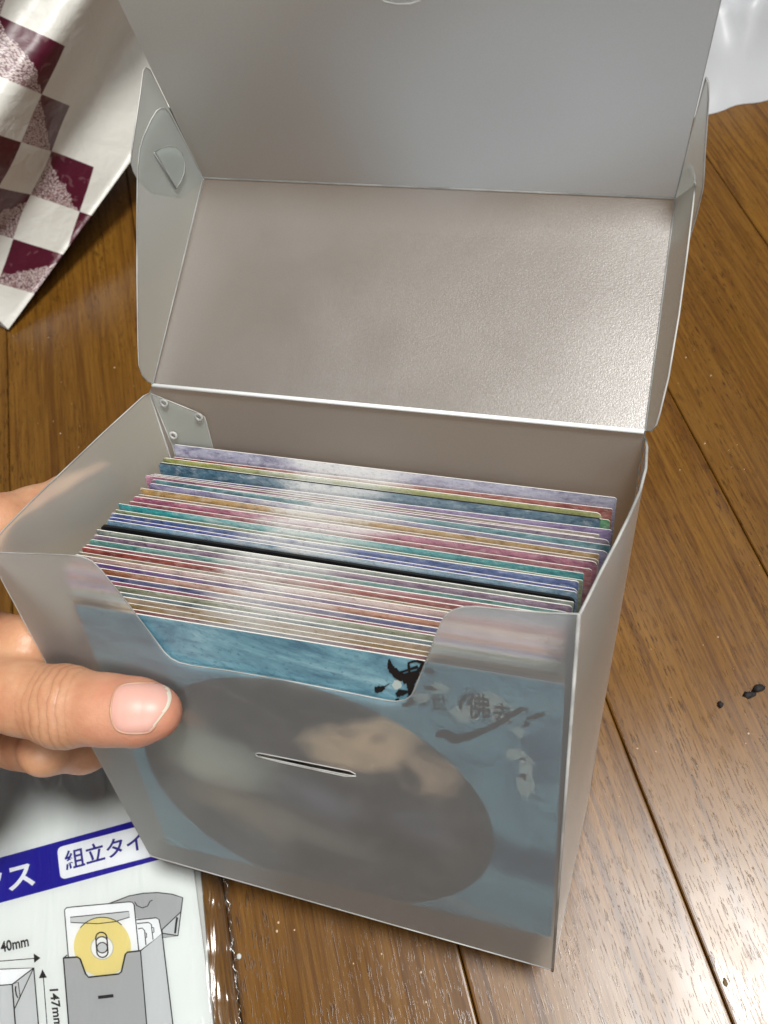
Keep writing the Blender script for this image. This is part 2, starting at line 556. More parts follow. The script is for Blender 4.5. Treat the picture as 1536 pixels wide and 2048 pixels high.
# right wings, seen almost edge-on
e2 = unit(PT['LFR'] - PT['HR'])
out2 = np.cross(NL, e2)
if np.dot(out2, XX) < 0: out2 = -out2
ddr = NL * math.cos(math.radians(22)) + out2 * math.sin(math.radians(22))
NWR = unit(np.cross(e2, ddr))
def wr(px, py, off=0.0): return on(PT['HR'] + NWR * off, NWR, px, py)
wing = [wr(*q) for q in [(1291, 861), (1304, 861), (1313, 849), (1320, 825), (1337, 755), (1358, 630), (1374, 510), (1386, 410), (1392, 352), (1390, 332), (1382, 330), (1370, 345), (1352, 392)]]
sheet('lid_wing', wing, r=0.24, m=FROST_SIDE)
d3 = unit(-e2 * 0.9 + out2 * 0.55)
NW3 = unit(np.cross(unit(fr0 - PT['LFR']), d3))
def w3(px, py): return on(PT['LFR'], NW3, px, py)
wing2 = [w3(*q) for q in [(1350, 398), (1412, 155), (1417, 165), (1417, 200), (1410, 300), (1408, 345), (1406, 375), (1393, 430), (1378, 480), (1370, 491), (1358, 488), (1352, 440)]]
sheet('flap_wing', wing2, r=0.24, m=FROST_SIDE)

# ------------------------------------------------------------------ the cards
EDGE = plain('card_edge_white', (0.84, 0.82, 0.76), 0.6)
EDGE_BLACK = plain('card_edge_black', (0.010, 0.010, 0.010), 0.35)

def card_mat():
    """watercolour wash tinted by the object's own colour"""
    mt, nt, out = mat('watercolour_card')
    oi = nd(nt, 'ObjectInfo')
    uv = nd(nt, 'UVMap').outputs[0]
    sep = nd(nt, 'SeparateXYZ'); nt.links.new(uv, sep.inputs[0])
    off = nd(nt, 'CombineXYZ'); nt.links.new(math_node(nt, 'MULTIPLY', oi.outputs['Random'], 0.35), off.inputs[1])
    va = nd(nt, 'VectorMath', operation='ADD'); nt.links.new(uv, va.inputs[0]); nt.links.new(off.outputs[0], va.inputs[1])
    v = va.outputs[0]
    s = sep.outputs[0]
    tint = oi.outputs['Color']
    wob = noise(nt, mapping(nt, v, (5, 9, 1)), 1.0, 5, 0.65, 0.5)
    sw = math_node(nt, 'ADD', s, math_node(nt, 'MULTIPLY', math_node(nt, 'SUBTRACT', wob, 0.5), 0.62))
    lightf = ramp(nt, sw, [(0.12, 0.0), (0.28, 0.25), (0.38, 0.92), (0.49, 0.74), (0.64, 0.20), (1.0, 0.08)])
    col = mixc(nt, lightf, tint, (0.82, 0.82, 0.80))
    n2 = noise(nt, mapping(nt, v, (16, 30, 1), (0, 0, 0.5)), 1.0, 5, 0.7, 0.8)
    darkf = math_node(nt, 'MULTIPLY', ramp(nt, n2, [(0.46, 0.0), (0.66, 0.85)]), ramp(nt, sw, [(0.0, 1.0), (0.24, 0.85), (0.42, 0.10), (0.70, 0.40), (1.0, 0.85)]))
    dk = mixc(nt, 1.0, tint, (0.28, 0.26, 0.36), 'MULTIPLY')
    col = mixc(nt, darkf, col, dk)
    n5 = noise(nt, mapping(nt, v, (42, 60, 1), (0, 0, -0.4)), 1.0, 5, 0.75, 0.5)
    col = mixc(nt, ramp(nt, n5, [(0.30, 0.75), (0.48, 0.0)]), col, mixc(nt, 0.5, tint, (0.9, 0.9, 0.88)))
    col = mixc(nt, math_node(nt, 'MULTIPLY', ramp(nt, n5, [(0.55, 0.0), (0.68, 0.8)]), ramp(nt, sw, [(0.1, 1.0), (0.42, 0.25), (0.8, 0.8)])), col, dk)
    sp = noise(nt, mapping(nt, v, (110, 170, 1)), 1.0, 3, 0.6)
    col = mixc(nt, math_node(nt, 'MULTIPLY', ramp(nt, sp, [(0.55, 0.0), (0.68, 0.6)]), 0.55), col, dk)
    principled(nt, out, col, 0.32, IOR=1.45)
    return mt
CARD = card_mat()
BLACKCARD = plain('black_card_print', (0.012, 0.012, 0.014), 0.3)

# name of the tint, tint, left end and right end of the top edge in the photo, rear card first
TINT = dict(violet=(0.42, 0.41, 0.50), red=(0.42, 0.11, 0.08), yellow=(0.50, 0.42, 0.14), green=(0.18, 0.45, 0.20), slate=(0.10, 0.21, 0.26),
            lavender=(0.34, 0.25, 0.48), cream=(0.58, 0.46, 0.40), pink=(0.54, 0.26, 0.38), mauve=(0.36, 0.25, 0.32), teal=(0.18, 0.42, 0.42),
            lilac=(0.38, 0.34, 0.46), ochre=(0.52, 0.36, 0.14), magenta=(0.47, 0.15, 0.25), rose=(0.52, 0.20, 0.22), turquoise=(0.06, 0.40, 0.38),
            olive=(0.36, 0.37, 0.20), blue=(0.15, 0.24, 0.48), sky=(0.24, 0.42, 0.56), grey=(0.34, 0.40, 0.36), purple=(0.24, 0.14, 0.40),
            orange=(0.55, 0.24, 0.10), indigo=(0.14, 0.15, 0.40), sage=(0.40, 0.44, 0.28), steel=(0.22, 0.32, 0.40), sand=(0.56, 0.44, 0.28))
SEQ = ['violet', 'red', 'yellow', 'green', 'slate', 'lavender', 'cream', 'pink', 'mauve', 'teal', 'lilac', 'ochre', 'sand', 'magenta', 'rose',
       'turquoise', 'olive', 'blue', 'indigo', 'sky', 'black', 'grey', 'mauve', 'teal', 'rose', 'red', 'sand', 'cream', 'purple', 'orange',
       'indigo', 'magenta', 'sage', 'steel', 'sand', 'ochre', 'rose']
NC = len(SEQ) + 1                                           # plus the front card
XL = {0: (347, 889), 1: (345, 912), 2: (324, 916), 3: (320, 923), 4: (317, 930), 5: (306, 946), 6: (300, 949), 7: (290, 953), 8: (300, 957), 9: (312, 962),
      10: (297, 969), 11: (280, 977), 12: (273, 989), 13: (265, 995), 14: (257, 1001), 15: (236, 1008), 16: (229, 1017), 17: (221, 1027), 18: (216, 1034),
      19: (213, 1042), 20: (200, 1053), 21: (192, 1060), 22: (186, 1069), 23: (177, 1078), 24: (169, 1087), 25: (163, 1095), 26: (155, 1102), 27: (148, 1109), NC - 1: (150, 1208)}
XR = {0: (1234, 996), 1: (1225, 1020), 2: (1203, 1029), 3: (1221, 1039), 4: (1201, 1041), 5: (1223, 1059), 6: (1199, 1067), 7: (1191, 1073), 8: (1219, 1082),
      9: (1221, 1092), 10: (1217, 1102), 11: (1199, 1106), 12: (1199, 1118), 13: (1195, 1127), 14: (1184, 1141), 15: (1168, 1148), 16: (1166, 1159),
      17: (1158, 1164), 18: (1156, 1176), 19: (1154, 1186), 20: (1150, 1198), 21: (1148, 1204), 22: (1144, 1214), 23: (1140, 1224), NC - 1: (1130, 1368)}
def interp(d, i):
    ks = sorted(d)
    return (float(np.interp(i, ks, [d[k][0] for k in ks])), float(np.interp(i, ks, [d[k][1] for k in ks])))
crnd = random.Random(11)

def card(i, name, mats, label, tint, lean=0.0, r=1.6, thick=0.42, off=None):
    jit = crnd.uniform(-0.4, 0.4)
    off = lerp(60.0, 2.6, i / (NC - 1)) + jit if off is None else off
    L, R = fpt(*interp(XL, i), off), fpt(*interp(XR, i), off)
    if 0 < i < NC - 1:
        L = L + ZZ * crnd.uniform(-0.5, 0.5); R = R + ZZ * crnd.uniform(-0.5, 0.5)
    ex = unit(R - L)
    down = -unit(np.cross(NF, ex)) if np.cross(NF, ex)[2] > 0 else unit(np.cross(NF, ex))
    w = np.linalg.norm(R - L)
    h = min(np.dot(L - PT['FBR'], ZZ), np.dot(R - PT['FBR'], ZZ)) - 3.2 - abs(np.dot(ex, ZZ)) * 60
    dn = unit(down * h - NF * lean)
    nrm = unit(np.cross(ex, -dn))
    if np.dot(nrm, NF) < 0: nrm = -nrm
    loc2 = []
    for cx, cz, a0 in ((r, r, 180), (w - r, r, 270), (w - r, h - r, 0), (r, h - r, 90)):
        for k in range(5):
            a = math.radians(a0 + 22.5 * k)
            loc2.append((cx + r * math.cos(a), cz + r * math.sin(a)))
    n = len(loc2)
    bow = crnd.uniform(-0.15, 0.15)
    V, UV = [], []
    for side in (0, 1):
        for (x, z) in loc2:
            p = L + ex * x + dn * (h - z) - nrm * (thick * side)
            V.append(p)
            UV.append((x / w, z / 100.0))
    F = [tuple(range(n)), tuple(range(2 * n - 1, n - 1, -1))] + [(i_, n + i_, n + (i_ + 1) % n, (i_ + 1) % n) for i_ in range(n)]
    FM = [0, 0] + [1] * n
    a, b, c = V[0], V[5], V[10]
    if np.dot(np.cross(b - a, c - a), NF) < 0:
        F = [f[::-1] for f in F]
    o = build(name, V, F, mats, None, loc=(L + R) / 2 + dn * h, uv=UV, fmat=FM)
    o.color = (*tint, 1)
    tag(o, label, 'card', 'cards filed in the box')
    return o, L, ex, dn, nrm, w, h

ORD = ['rearmost', 'second', 'third', 'fourth', 'fifth', 'sixth', 'seventh', 'eighth', 'ninth', 'tenth', 'eleventh', 'twelfth', 'thirteenth',
       'fourteenth', 'fifteenth', 'sixteenth', 'seventeenth', 'eighteenth', 'nineteenth']
for i, t in enumerate(SEQ):
    if i == 0:
        lab = 'pale violet card standing rearmost, showing widest above the others'
    elif t == 'black':
        lab = 'thick black edged card crossing the middle of the row'
    elif i < 19:
        lab = '%s tinted watercolour card, %s one counted from the rear of the box' % (t, ORD[i])
    else:
        k = NC - 1 - i
        k = min(k, 18)
        lab = '%s tinted watercolour card, %s one behind the foremost blue card' % (t, ['', 'first', *ORD[1:]][k])
    lab = lab.replace('sky tinted', 'sky blue tinted').replace('steel tinted', 'steel blue tinted')
    if t == 'black':
        card(i, 'card', [BLACKCARD, EDGE_BLACK], lab, (0.012, 0.012, 0.014), thick=0.8, lean=5.5 * i / NC)
    else:
        tc = tuple(min(1, c * crnd.uniform(0.92, 1.08)) for c in TINT[t])
        ed = EDGE_BLACK if i == 4 else EDGE
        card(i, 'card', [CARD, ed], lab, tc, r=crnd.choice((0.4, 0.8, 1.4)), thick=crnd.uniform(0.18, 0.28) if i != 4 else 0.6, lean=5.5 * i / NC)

def fuv(px, py, off=4.0):
    p = fpt(px, py, off) - PT['FBR']
    return (np.dot(p, XX) + 150) / 100, np.dot(p, ZZ) / 100

def front_card_mat():
    mt, nt, out = mat('blue_card_with_round_picture')
    uv = nd(nt, 'UVMap').outputs[0]
    n1 = noise(nt, mapping(nt, uv, (3.2, 8, 1), (0, 0, 0.6)), 1.0, 6, 0.7, 0.9)
    n2 = noise(nt, mapping(nt, uv, (60, 90, 1), (0, 0, 0.7)), 1.0, 4, 0.65)
    n3 = noise(nt, mapping(nt, uv, (14, 45, 1), (0, 0, 0.7)), 1.0, 4, 0.6, 0.4)
    col = ramp(nt, n1, [(0.28, (0.075, 0.175, 0.250)), (0.48, (0.175, 0.365, 0.450)), (0.62, (0.29, 0.50, 0.57)), (0.78, (0.45, 0.62, 0.66))])
    col = mixc(nt, ramp(nt, n3, [(0.5, 0.0), (0.72, 0.55)]), col, (0.06, 0.14, 0.22))
    col = mixc(nt, ramp(nt, n2, [(0.56, 0.0), (0.66, 0.5)]), col, (0.045, 0.105, 0.16))
    def blob(px, py, rx, ry, rot=0.0, soft=0.35, dist=0.0):
        c = fuv(px, py)
        d = nd(nt, 'VectorMath', operation='SUBTRACT')
        nt.links.new(uv, d.inputs[0]); d.inputs[1].default_value = (c[0], c[1], 0)
        v = d.outputs[0]
        if dist:
            nz = nd(nt, 'TexNoise'); setin(nz, Scale=7.0, Detail=3.0); nt.links.new(uv, nz.inputs['Vector'])
            sv = nd(nt, 'VectorMath', operation='MULTIPLY_ADD')
            nt.links.new(nz.outputs['Color'], sv.inputs[0]); sv.inputs[1].default_value = (dist, dist, 0)
            nt.links.new(v, sv.inputs[2])
            sb = nd(nt, 'VectorMath', operation='SUBTRACT'); nt.links.new(sv.outputs[0], sb.inputs[0]); sb.inputs[1].default_value = (dist / 2, dist / 2, 0)
            v = sb.outputs[0]
        mp = mapping(nt, v, (1, 1, 0), (0, 0, rot))
        sc = nd(nt, 'VectorMath', operation='DIVIDE'); nt.links.new(mp, sc.inputs[0]); sc.inputs[1].default_value = (rx, ry, 1)
        ln = nd(nt, 'VectorMath', operation='LENGTH'); nt.links.new(sc.outputs[0], ln.inputs[0])
        return ramp(nt, math_node(nt, 'MULTIPLY', ln.outputs['Value'], 0.5), [(0.5 * (1 - soft), 1.0), (0.5 * (1 + soft * 0.2), 0.0)])
    # deep blue patches and pale washes on the ground of the card
    col = mixc(nt, math_node(nt, 'MULTIPLY', blob(1060, 1715, 0.20, 0.085, 0.2, 0.5, 0.12), 0.85), col, (0.035, 0.075, 0.135))
    col = mixc(nt, math_node(nt, 'MULTIPLY', blob(1080, 1500, 0.07, 0.26, 0.1, 0.8, 0.10), 0.55), col, (0.05, 0.12, 0.22))
    col = mixc(nt, math_node(nt, 'MULTIPLY', blob(930, 1800, 0.30, 0.035, 0.25, 0.7, 0.08), 0.6), col, (0.50, 0.60, 0.60))
    col = mixc(nt, math_node(nt, 'MULTIPLY', blob(980, 1850, 0.34, 0.10, 0.25, 0.7, 0.08), 0.6), col, (0.05, 0.09, 0.13))
    # the round picture: dark ground, vague warm and pale smudges
    c0 = (150 - 72.8) / 100, 0.52
    d = nd(nt, 'VectorMath', operation='SUBTRACT'); nt.links.new(uv, d.inputs[0]); d.inputs[1].default_value = (*c0, 0)
    sc = nd(nt, 'VectorMath', operation='DIVIDE'); nt.links.new(d.outputs[0], sc.inputs[0]); sc.inputs[1].default_value = (0.524, 0.485, 1)
    ln = nd(nt, 'VectorMath', operation='LENGTH'); nt.links.new(sc.outputs[0], ln.inputs[0])
    inside = math_node(nt, 'LESS_THAN', ln.outputs['Value'], 1.0)
    m1 = noise(nt, mapping(nt, uv, (4, 6, 1)), 1.0, 4, 0.6, 0.7)
    m2 = noise(nt, mapping(nt, uv, (13, 17, 1)), 1.0, 4, 0.6, 0.5)
    pic = ramp(nt, m1, [(0.30, (0.012, 0.010, 0.012)), (0.52, (0.060, 0.050, 0.046)), (0.75, (0.24, 0.20, 0.17))])
    pic = mixc(nt, math_node(nt, 'MULTIPLY', blob(455, 1500, 0.20, 0.13, 0.3, 0.7, 0.18), 0.9), pic, (0.62, 0.64, 0.54))
    pic = mixc(nt, math_node(nt, 'MULTIPLY', blob(745, 1475, 0.21, 0.105, -0.45, 0.30, 0.10), 1.0), pic, (0.92, 0.68, 0.46))
    pic = mixc(nt, math_node(nt, 'MULTIPLY', blob(860, 1530, 0.10, 0.09, -0.3, 0.6, 0.10), 0.9), pic, (0.80, 0.56, 0.38))
    pic = mixc(nt, math_node(nt, 'MULTIPLY', blob(822, 1535, 0.035, 0.07, -0.4, 0.6, 0.05), 0.9), pic, (0.05, 0.035, 0.035))
    pic = mixc(nt, math_node(nt, 'MULTIPLY', blob(480, 1600, 0.22, 0.10, 0.2, 0.8, 0.2), 0.8), pic, (0.55, 0.44, 0.30))
    pic = mixc(nt, math_node(nt, 'MULTIPLY', blob(640, 1590, 0.14, 0.10, 0.2, 0.8, 0.2), 0.6), pic, (0.36, 0.36, 0.44))
    pic = mixc(nt, math_node(nt, 'MULTIPLY', blob(380, 1420, 0.06, 0.05, 0.2, 0.8, 0.1), 0.8), pic, (0.55, 0.30, 0.18))
    for bx, by, brx, bry, brot, bs, bc in ((700, 1448, 0.05, 0.022, -0.4, 0.45, (0.05, 0.03, 0.03)), (770, 1462, 0.045, 0.020, -0.4, 0.45, (0.06, 0.04, 0.04)), (745, 1505, 0.03, 0.012, -0.4, 0.3, (0.35, 0.14, 0.12)),
                                        (470, 1450, 0.06, 0.05, 0.4, 0.9, (0.04, 0.04, 0.04)), (520, 1480, 0.05, 0.03, 0.2, 0.8, (0.06, 0.05, 0.05)), (420, 1520, 0.15, 0.08, 0.3, 0.85, (0.80, 0.78, 0.64)),
                                        (600, 1500, 0.10, 0.03, -0.9, 0.8, (0.03, 0.03, 0.035)), (880, 1475, 0.12, 0.05, -0.7, 0.8, (0.02, 0.02, 0.025)), (640, 1660, 0.22, 0.06, 0.2, 0.6, (0.38, 0.33, 0.27)),
                                        (850, 1640, 0.14, 0.10, 0.5, 0.5, (0.22, 0.22, 0.28))):
        pic = mixc(nt, math_node(nt, 'MULTIPLY', blob(bx, by, brx, bry, brot, 0.7, 0.07), bs), pic, bc)
    hair = noise(nt, mapping(nt, uv, (9, 40, 1), (0, 0, 0.75)), 1.0, 4, 0.6, 0.8)
    pic = mixc(nt, ramp(nt, hair, [(0.52, 0.0), (0.70, 0.40)]), pic, (0.26, 0.22, 0.17))
    pic = mixc(nt, ramp(nt, m2, [(0.5, 0.0), (0.75, 0.40)]), pic, (0.02, 0.018, 0.02))
    col = mixc(nt, inside, col, pic)
    principled(nt, out, col, 0.35)
    return mt
fc, fL, fex, fdn, fnrm, fw, fh = card(NC - 1, 'card', [front_card_mat(), EDGE],
    'blue watercolour card with dark round picture and black brush lettering, foremost', TINT['sky'], lean=3.0, r=1.0, thick=0.3, off=0.75)
me = fc.data
uvl = me.uv_layers[0]
for lo in me.loops:
    p = A(me.vertices[lo.vertex_index].co) / MM + A(fc.location) / MM - PT['FBR']
    uvl.data[lo.index].uv = ((np.dot(p, XX) + 150) / 100, np.dot(p, ZZ) / 100)
def cpt(px, py, up=0.12): return on(fL + fnrm * up, fnrm, px, py)

def brush(path, widths, up):
    """flat brush stroke: px path, px widths"""
    P = [A(p, dtype=float) for p in path]
    # smooth the path a little
    pts, ws = [], []
    n = len(P)
    for i in range(n - 1):
        for k in range(5):
            t = k / 5
            p0, p1, p2, p3 = P[max(i - 1, 0)], P[i], P[i + 1], P[min(i + 2, n - 1)]
            q = 0.5 * ((2 * p1) + (-p0 + p2) * t + (2 * p0 - 5 * p1 + 4 * p2 - p3) * t * t + (-p0 + 3 * p1 - 3 * p2 + p3) * t ** 3)
            pts.append(q); ws.append(lerp(widths[i], widths[i + 1], t))
    pts.append(P[-1]); ws.append(widths[-1])
    V, F = [], []
    for i, p in enumerate(pts):
        a, b = pts[max(i - 1, 0)], pts[min(i + 1, len(pts) - 1)]
        t = unit(b - a); s = A([-t[1], t[0]])
        j = 1 + 0.18 * math.sin(i * 2.3 + p[0])
        V += [cpt(*(p + s * ws[i] / 2 * j), up), cpt(*(p - s * ws[i] / 2 * (2 - j)), up)]
    F = [(2 * i, 2 * i + 1, 2 * i + 3, 2 * i + 2) for i in range(len(pts) - 1)]
    return V, orient(V, F, CAM)

INK = plain('black_ink', (0.006, 0.006, 0.007), 0.45)
WASH = plain('pale_wash_print', (0.50, 0.58, 0.56), 0.5)
def z2(x, y): return (700 + x / 2.793, 1250 + y / 2.793)
def ragged(cx, cy, rx, ry, rot, n, seed, up):
    rr = random.Random(seed)
    pts = []
    for k in range(n):
        a = 2 * math.pi * k / n
        f = rr.uniform(0.72, 1.15)
        x, y = rx * f * math.cos(a), ry * f * math.sin(a)
        pts.append(cpt(*z2(cx + x * math.cos(rot) - y * math.sin(rot), cy + x * math.sin(rot) + y * math.cos(rot)), up))
    V, F = fill([pts])
    return V, orient(V, F, CAM)
mb = MB()
for k, (cx, cy, rx, ry, rot) in enumerate([(262, 334, 26, 30, 0.3), (640, 490, 85, 50, 0.15), (790, 430, 120, 52, 0.2), (850, 520, 60, 34, 0), (500, 350, 70, 30, 0.2), (945, 590, 35, 32, 0.6),
                                           (925, 715, 62, 36, 0.1), (985, 790, 50, 60, 0.2), (985, 880, 58, 80, -0.2), (400, 400, 50, 30, 0.2)]):
    mb.add(*ragged(cx, cy, rx, ry, rot, 22, k, 0.10 + 0.012 * k))
mb.build('pale_wash', WASH, fc)
mb = MB()
u0 = 0.26
def z9(x, y): return ((720 + x / 3.49 - 700) * 2.793, (1260 + y / 3.49 - 1250) * 2.793)
big = [([(203, 205), (213, 258), (246, 298), (305, 332)], (8, 42, 56, 60)), ([(262, 298), (330, 281), (405, 258)], (10, 14, 22)),
       ([(338, 226), (341, 260), (346, 300)], (12, 18, 16)), ([(338, 232), (396, 216), (440, 232), (428, 262), (405, 290)], (10, 18, 26, 32, 26)),
       ([(296, 352), (350, 330), (412, 296)], (60, 84, 40)), ([(330, 372), (364, 366), (392, 358)], (44, 40, 8)),
       ([(352, 372), (354, 410), (342, 456)], (56, 46, 12)), ([(254, 456), (286, 438), (334, 434)], (30, 48, 12)),
       ([(102, 418), (136, 414), (172, 402)], (38, 44, 18)), ([(158, 404), (206, 374)], (10, 3)), ([(246, 488), (272, 484)], (10, 14))]
big = [([z9(*p) for p in path], tuple(x * 2.793 / 3.49 for x in w)) for path, w in big]
for k, (path, w) in enumerate(big + [
                ([(420, 250), (450, 258), (472, 268)], (20, 34, 14)),
                ([(290, 445), (330, 436), (366, 426)], (10, 34, 16)), ([(322, 400), (345, 412), (362, 420)], (8, 18, 8)),
                ([(415, 346), (450, 352), (485, 358)], (14, 28, 8)), ([(400, 430), (425, 438)], (12, 12)),
                ([(478, 606), (520, 606), (580, 626), (650, 622), (740, 590), (830, 548), (905, 500), (958, 468)], (26, 44, 52, 42, 34, 30, 28, 30)),
                ([(958, 468), (985, 474), (992, 490)], (22, 16, 8)), ([(985, 524), (1040, 510), (1092, 492)], (10, 26, 22)),
                ([(672, 388), (640, 400), (618, 436), (622, 470)], (10, 22, 24, 10)),
                ([(970, 548), (990, 552), (1000, 562)], (26, 32, 12)), ([(962, 640), (968, 662)], (12, 14)), ([(945, 742), (985, 750)], (10, 12)),
                ([(952, 838), (975, 840), (972, 858)], (18, 26, 14))]):
    mb.add(*brush([z2(*p) for p in path], [x / 2.793 for x in w], u0 + 0.004 * k))
mb.build('brush_lettering', INK, fc)

def text_mesh(body, offset=0.0):
    cu = bpy.data.curves.new('t', 'FONT')
    cu.body = body
    cu.size = 1.0
    cu.offset = offset
    cu.resolution_u = 4
    o = bpy.data.objects.new('t', cu)
    COL.objects.link(o)
    dg = bpy.context.evaluated_depsgraph_get()
    dg.update()
    me = bpy.data.meshes.new_from_object(o.evaluated_get(dg))
    V = [(v.co.x, v.co.y) for v in me.vertices]
    F = [tuple(p.vertices) for p in me.polygons]
    bpy.data.objects.remove(o)
    bpy.data.meshes.remove(me)
    bpy.data.curves.remove(cu)
    return V, F

def text_on(body, origin, right, up, place, offset=0.0):
    """text laid out in photo pixels: the glyph box starts at origin, one em is |right| wide and |up| tall"""
    V, F = text_mesh(body, offset)
    o, r, u = A(origin, dtype=float), A(right, dtype=float), A(up, dtype=float)
    W3 = [place(*(o + r * x + u * y)) for x, y in V]
    return W3, orient(W3, F, CAM)

mb = MB()
mb.add(*text_on('世', z2(452, 462), A((95, 10)) / 2.793, A((-4, -95)) / 2.793, lambda x, y: cpt(x, y, 0.36), 0.016))
mb.add(*text_on('佛', z2(655, 500), A((135, 16)) / 2.793, A((-6, -150)) / 2.793, lambda x, y: cpt(x, y, 0.36), 0.018))
mb.add(*text_on('去', z2(800, 525), A((110, 14)) / 2.793, A((-6, -110)) / 2.793, lambda x, y: cpt(x, y, 0.36), 0.018))
mb.build('printed_lettering', INK, fc)

# ------------------------------------------------------------------ the package lying under the box
INS_Z = 2.2
package = empty('package', (-150, 20, 0), 'flat clear plastic packet with printed white insert lying under the box', 'package')
def ip(px, py, up=0.0): return on_floor(px, py, INS_Z + up)
def z8(x, y): return (x / 2.793, 1600 + y / 2.793)
def slab(name, px, z0, z1, m, parent, r=0.0):
    lo = [on_floor(*q, z0) for q in px]
    hi = [p * A([1, 1, 0]) + A([0, 0, z1]) for p in lo]
    if r: 
        lo = round_corners(lo, r); hi = round_corners(hi, r)
    n = len(lo)
    V, F = fill([hi]); F = orient(V, F, A([0, 0, 9999]))
    V = V + lo
    F = F + [(i, (i + 1) % n, n + (i + 1) % n, n + i) for i in range(n)]
    return build(name, V, F, m, parent)
PAPER = plain('white_insert_paper', (0.70, 0.73, 0.72), 0.35)
backing = slab('backing_card', [(-300, 1380), (360, 1400), (402, 1742), (436, 2130), (-300, 2230)], 0.4, 1.2, plain('grey_backing_card', (0.50, 0.52, 0.50), 0.5), package)
insert = slab('insert', [(-300, 1380), (345, 1400), (389, 1742), (438, 2130), (-300, 2230)], 1.4, INS_Z, PAPER, package)
LAYER = [0.03]
def print_poly(mb, pts, m=0, rad=None):
    P = [ip(*z8(*p), LAYER[0]) for p in pts]
    if rad: P = round_corners(P, rad)
    V, F = fill([P]); mb.add(V, orient(V, F, CAM), m)
def print_line(mb, pts, w=4.0, m=0, closed=False):
    P = [A(z8(*p)) for p in pts]
    if closed: P = P + [P[0]]
    V, F = [], []
    for i, p in enumerate(P):
        a, b = P[max(i - 1, 0)], P[min(i + 1, len(P) - 1)]
        if closed and i in (0, len(P) - 1): a, b = P[-2], P[1]
        t = unit(b - a); s = A([-t[1], t[0]]) * w / 2.793 / 2
        V += [ip(*(p + s), LAYER[0]), ip(*(p - s), LAYER[0])]
    F = [(2 * i, 2 * i + 1, 2 * i + 3, 2 * i + 2) for i in range(len(P) - 1)]
    mb.add(V, orient(V, F, CAM), m)
def circle(cx, cy, rx, ry=None, a0=0, a1=360, n=40, rot=-0.10):
    ry = ry or rx
    out = []
    for k in range(n + (0 if a1 - a0 == 360 else 1)):
        a = math.radians(a0 + (a1 - a0) * k / n)
        x, y = rx * math.cos(a), ry * math.sin(a)
        out.append((cx + x * math.cos(rot) - y * math.sin(rot), cy + x * math.sin(rot) + y * math.cos(rot)))
    return out
BLUE = plain('print_blue', (0.012, 0.009, 0.27), 0.3)
PWHITE = plain('print_white', (0.78, 0.80, 0.82), 0.35)
PGREY = plain('print_grey', (0.37, 0.38, 0.39), 0.4)
PGREY2 = plain('print_light_grey', (0.52, 0.54, 0.55), 0.4)
PYEL = plain('print_yellow', (0.70, 0.60, 0.24), 0.4)
PINK_ = plain('print_black', (0.012, 0.012, 0.015), 0.4)
mb = MB(); print_poly(mb, [(-400, 432), (740, 118), (1010, 42), (1050, 290), (870, 338), (-400, 684)])
mb.build('blue_band', BLUE, insert)
LAYER[0] = 0.06
mb = MB(); print_poly(mb, [(318, 266), (760, 150), (1000, 84), (1012, 272), (840, 318), (338, 446)], 0, 2.2)
mb.build('white_pill', PWHITE, insert)
LAYER[0] = 0.09
mb = MB()
mb.add(*text_on('組立タイプ', z8(366, 386), A((113, -31)) / 2.793, A((-15, -112)) / 2.793, lambda x, y: ip(x, y, 0.09), 0.018))
mb.build('lettering', plain('print_navy', (0.016, 0.012, 0.20), 0.35), insert)
mb = MB()
mb.add(*text_on('ックス', z8(-296, 596), A((168, -45)) / 2.793, A((-21, -160)) / 2.793, lambda x, y: ip(x, y, 0.06), 0.026))
mb.build('lettering', PWHITE, insert)
mb = MB()
mb.add(*text_on('140mm', z8(-24, 858), A((62, -14.5)) / 2.793, A((-10, -82)) / 2.793, lambda x, y: ip(x, y, 0.05), 0.024))
mb.add(*text_on('147mm', z8(276, 1044), A((10, 76)) / 2.793, A((66, -5)) / 2.793, lambda x, y: ip(x, y, 0.05), 0.024))
mb.build('lettering', PINK_, insert)
LAYER[0] = 0.05
mb = MB()
print_line(mb, [(-60, 905), (190, 885)], 5); print_poly(mb, [(188, 858), (226, 882), (191, 910)])
print_line(mb, [(242, 985), (268, 1330)], 5); print_poly(mb, [(237, 946), (217, 996), (262, 992)])
mb.build('arrow', PINK_, insert)
# drawing of the open box with a disc sleeve
dr = MB()
def fillp(pts, m, rad=None):
    LAYER[0] += 0.012
    print_poly(dr, pts, m, rad)
def linep(pts, w=4.5, closed=False, m=4):
    LAYER[0] += 0.004
    print_line(dr, pts, w * 1.3, m, closed)
lid = [(610, 578), (720, 536), (800, 521), (880, 517), (960, 526), (1021, 545), (1010, 628), (905, 725), (880, 700), (700, 640)]
fillp(lid, 0); linep(lid[:7])
fillp([(1010, 628), (994, 758), (906, 742), (905, 722)], 1); linep([(1021, 545), (994, 758), (912, 768), (905, 724), (1010, 625)]); fillp([(906, 744), (994, 758), (913, 768)], 0); linep([(906, 744), (994, 758)])
linep([(990, 655), (984, 690), (978, 745)], 9)
linep([(752, 568), (765, 590), (795, 603), (825, 592), (838, 565), (852, 560)], 4)
sl = [(760, 670), (872, 658), (888, 668), (905, 748), (785, 840), (770, 800)]
fillp(sl, 2); linep(sl[:4])
linep([(765, 690), (830, 684), (845, 695), (855, 780)]); linep([(770, 720), (795, 716), (808, 730), (815, 810)]); linep([(850, 712), (859, 714), (860, 738), (852, 742)], 4); linep([(808, 742), (818, 744), (819, 768), (811, 770)], 4)
fr = [(360, 602), (748, 568), (775, 842), (380, 882)]
fillp(fr, 2, 1.4); linep([(382, 882), (362, 640), (360, 615), (372, 602), (400, 598), (720, 569), (738, 571), (749, 585), (775, 842)])
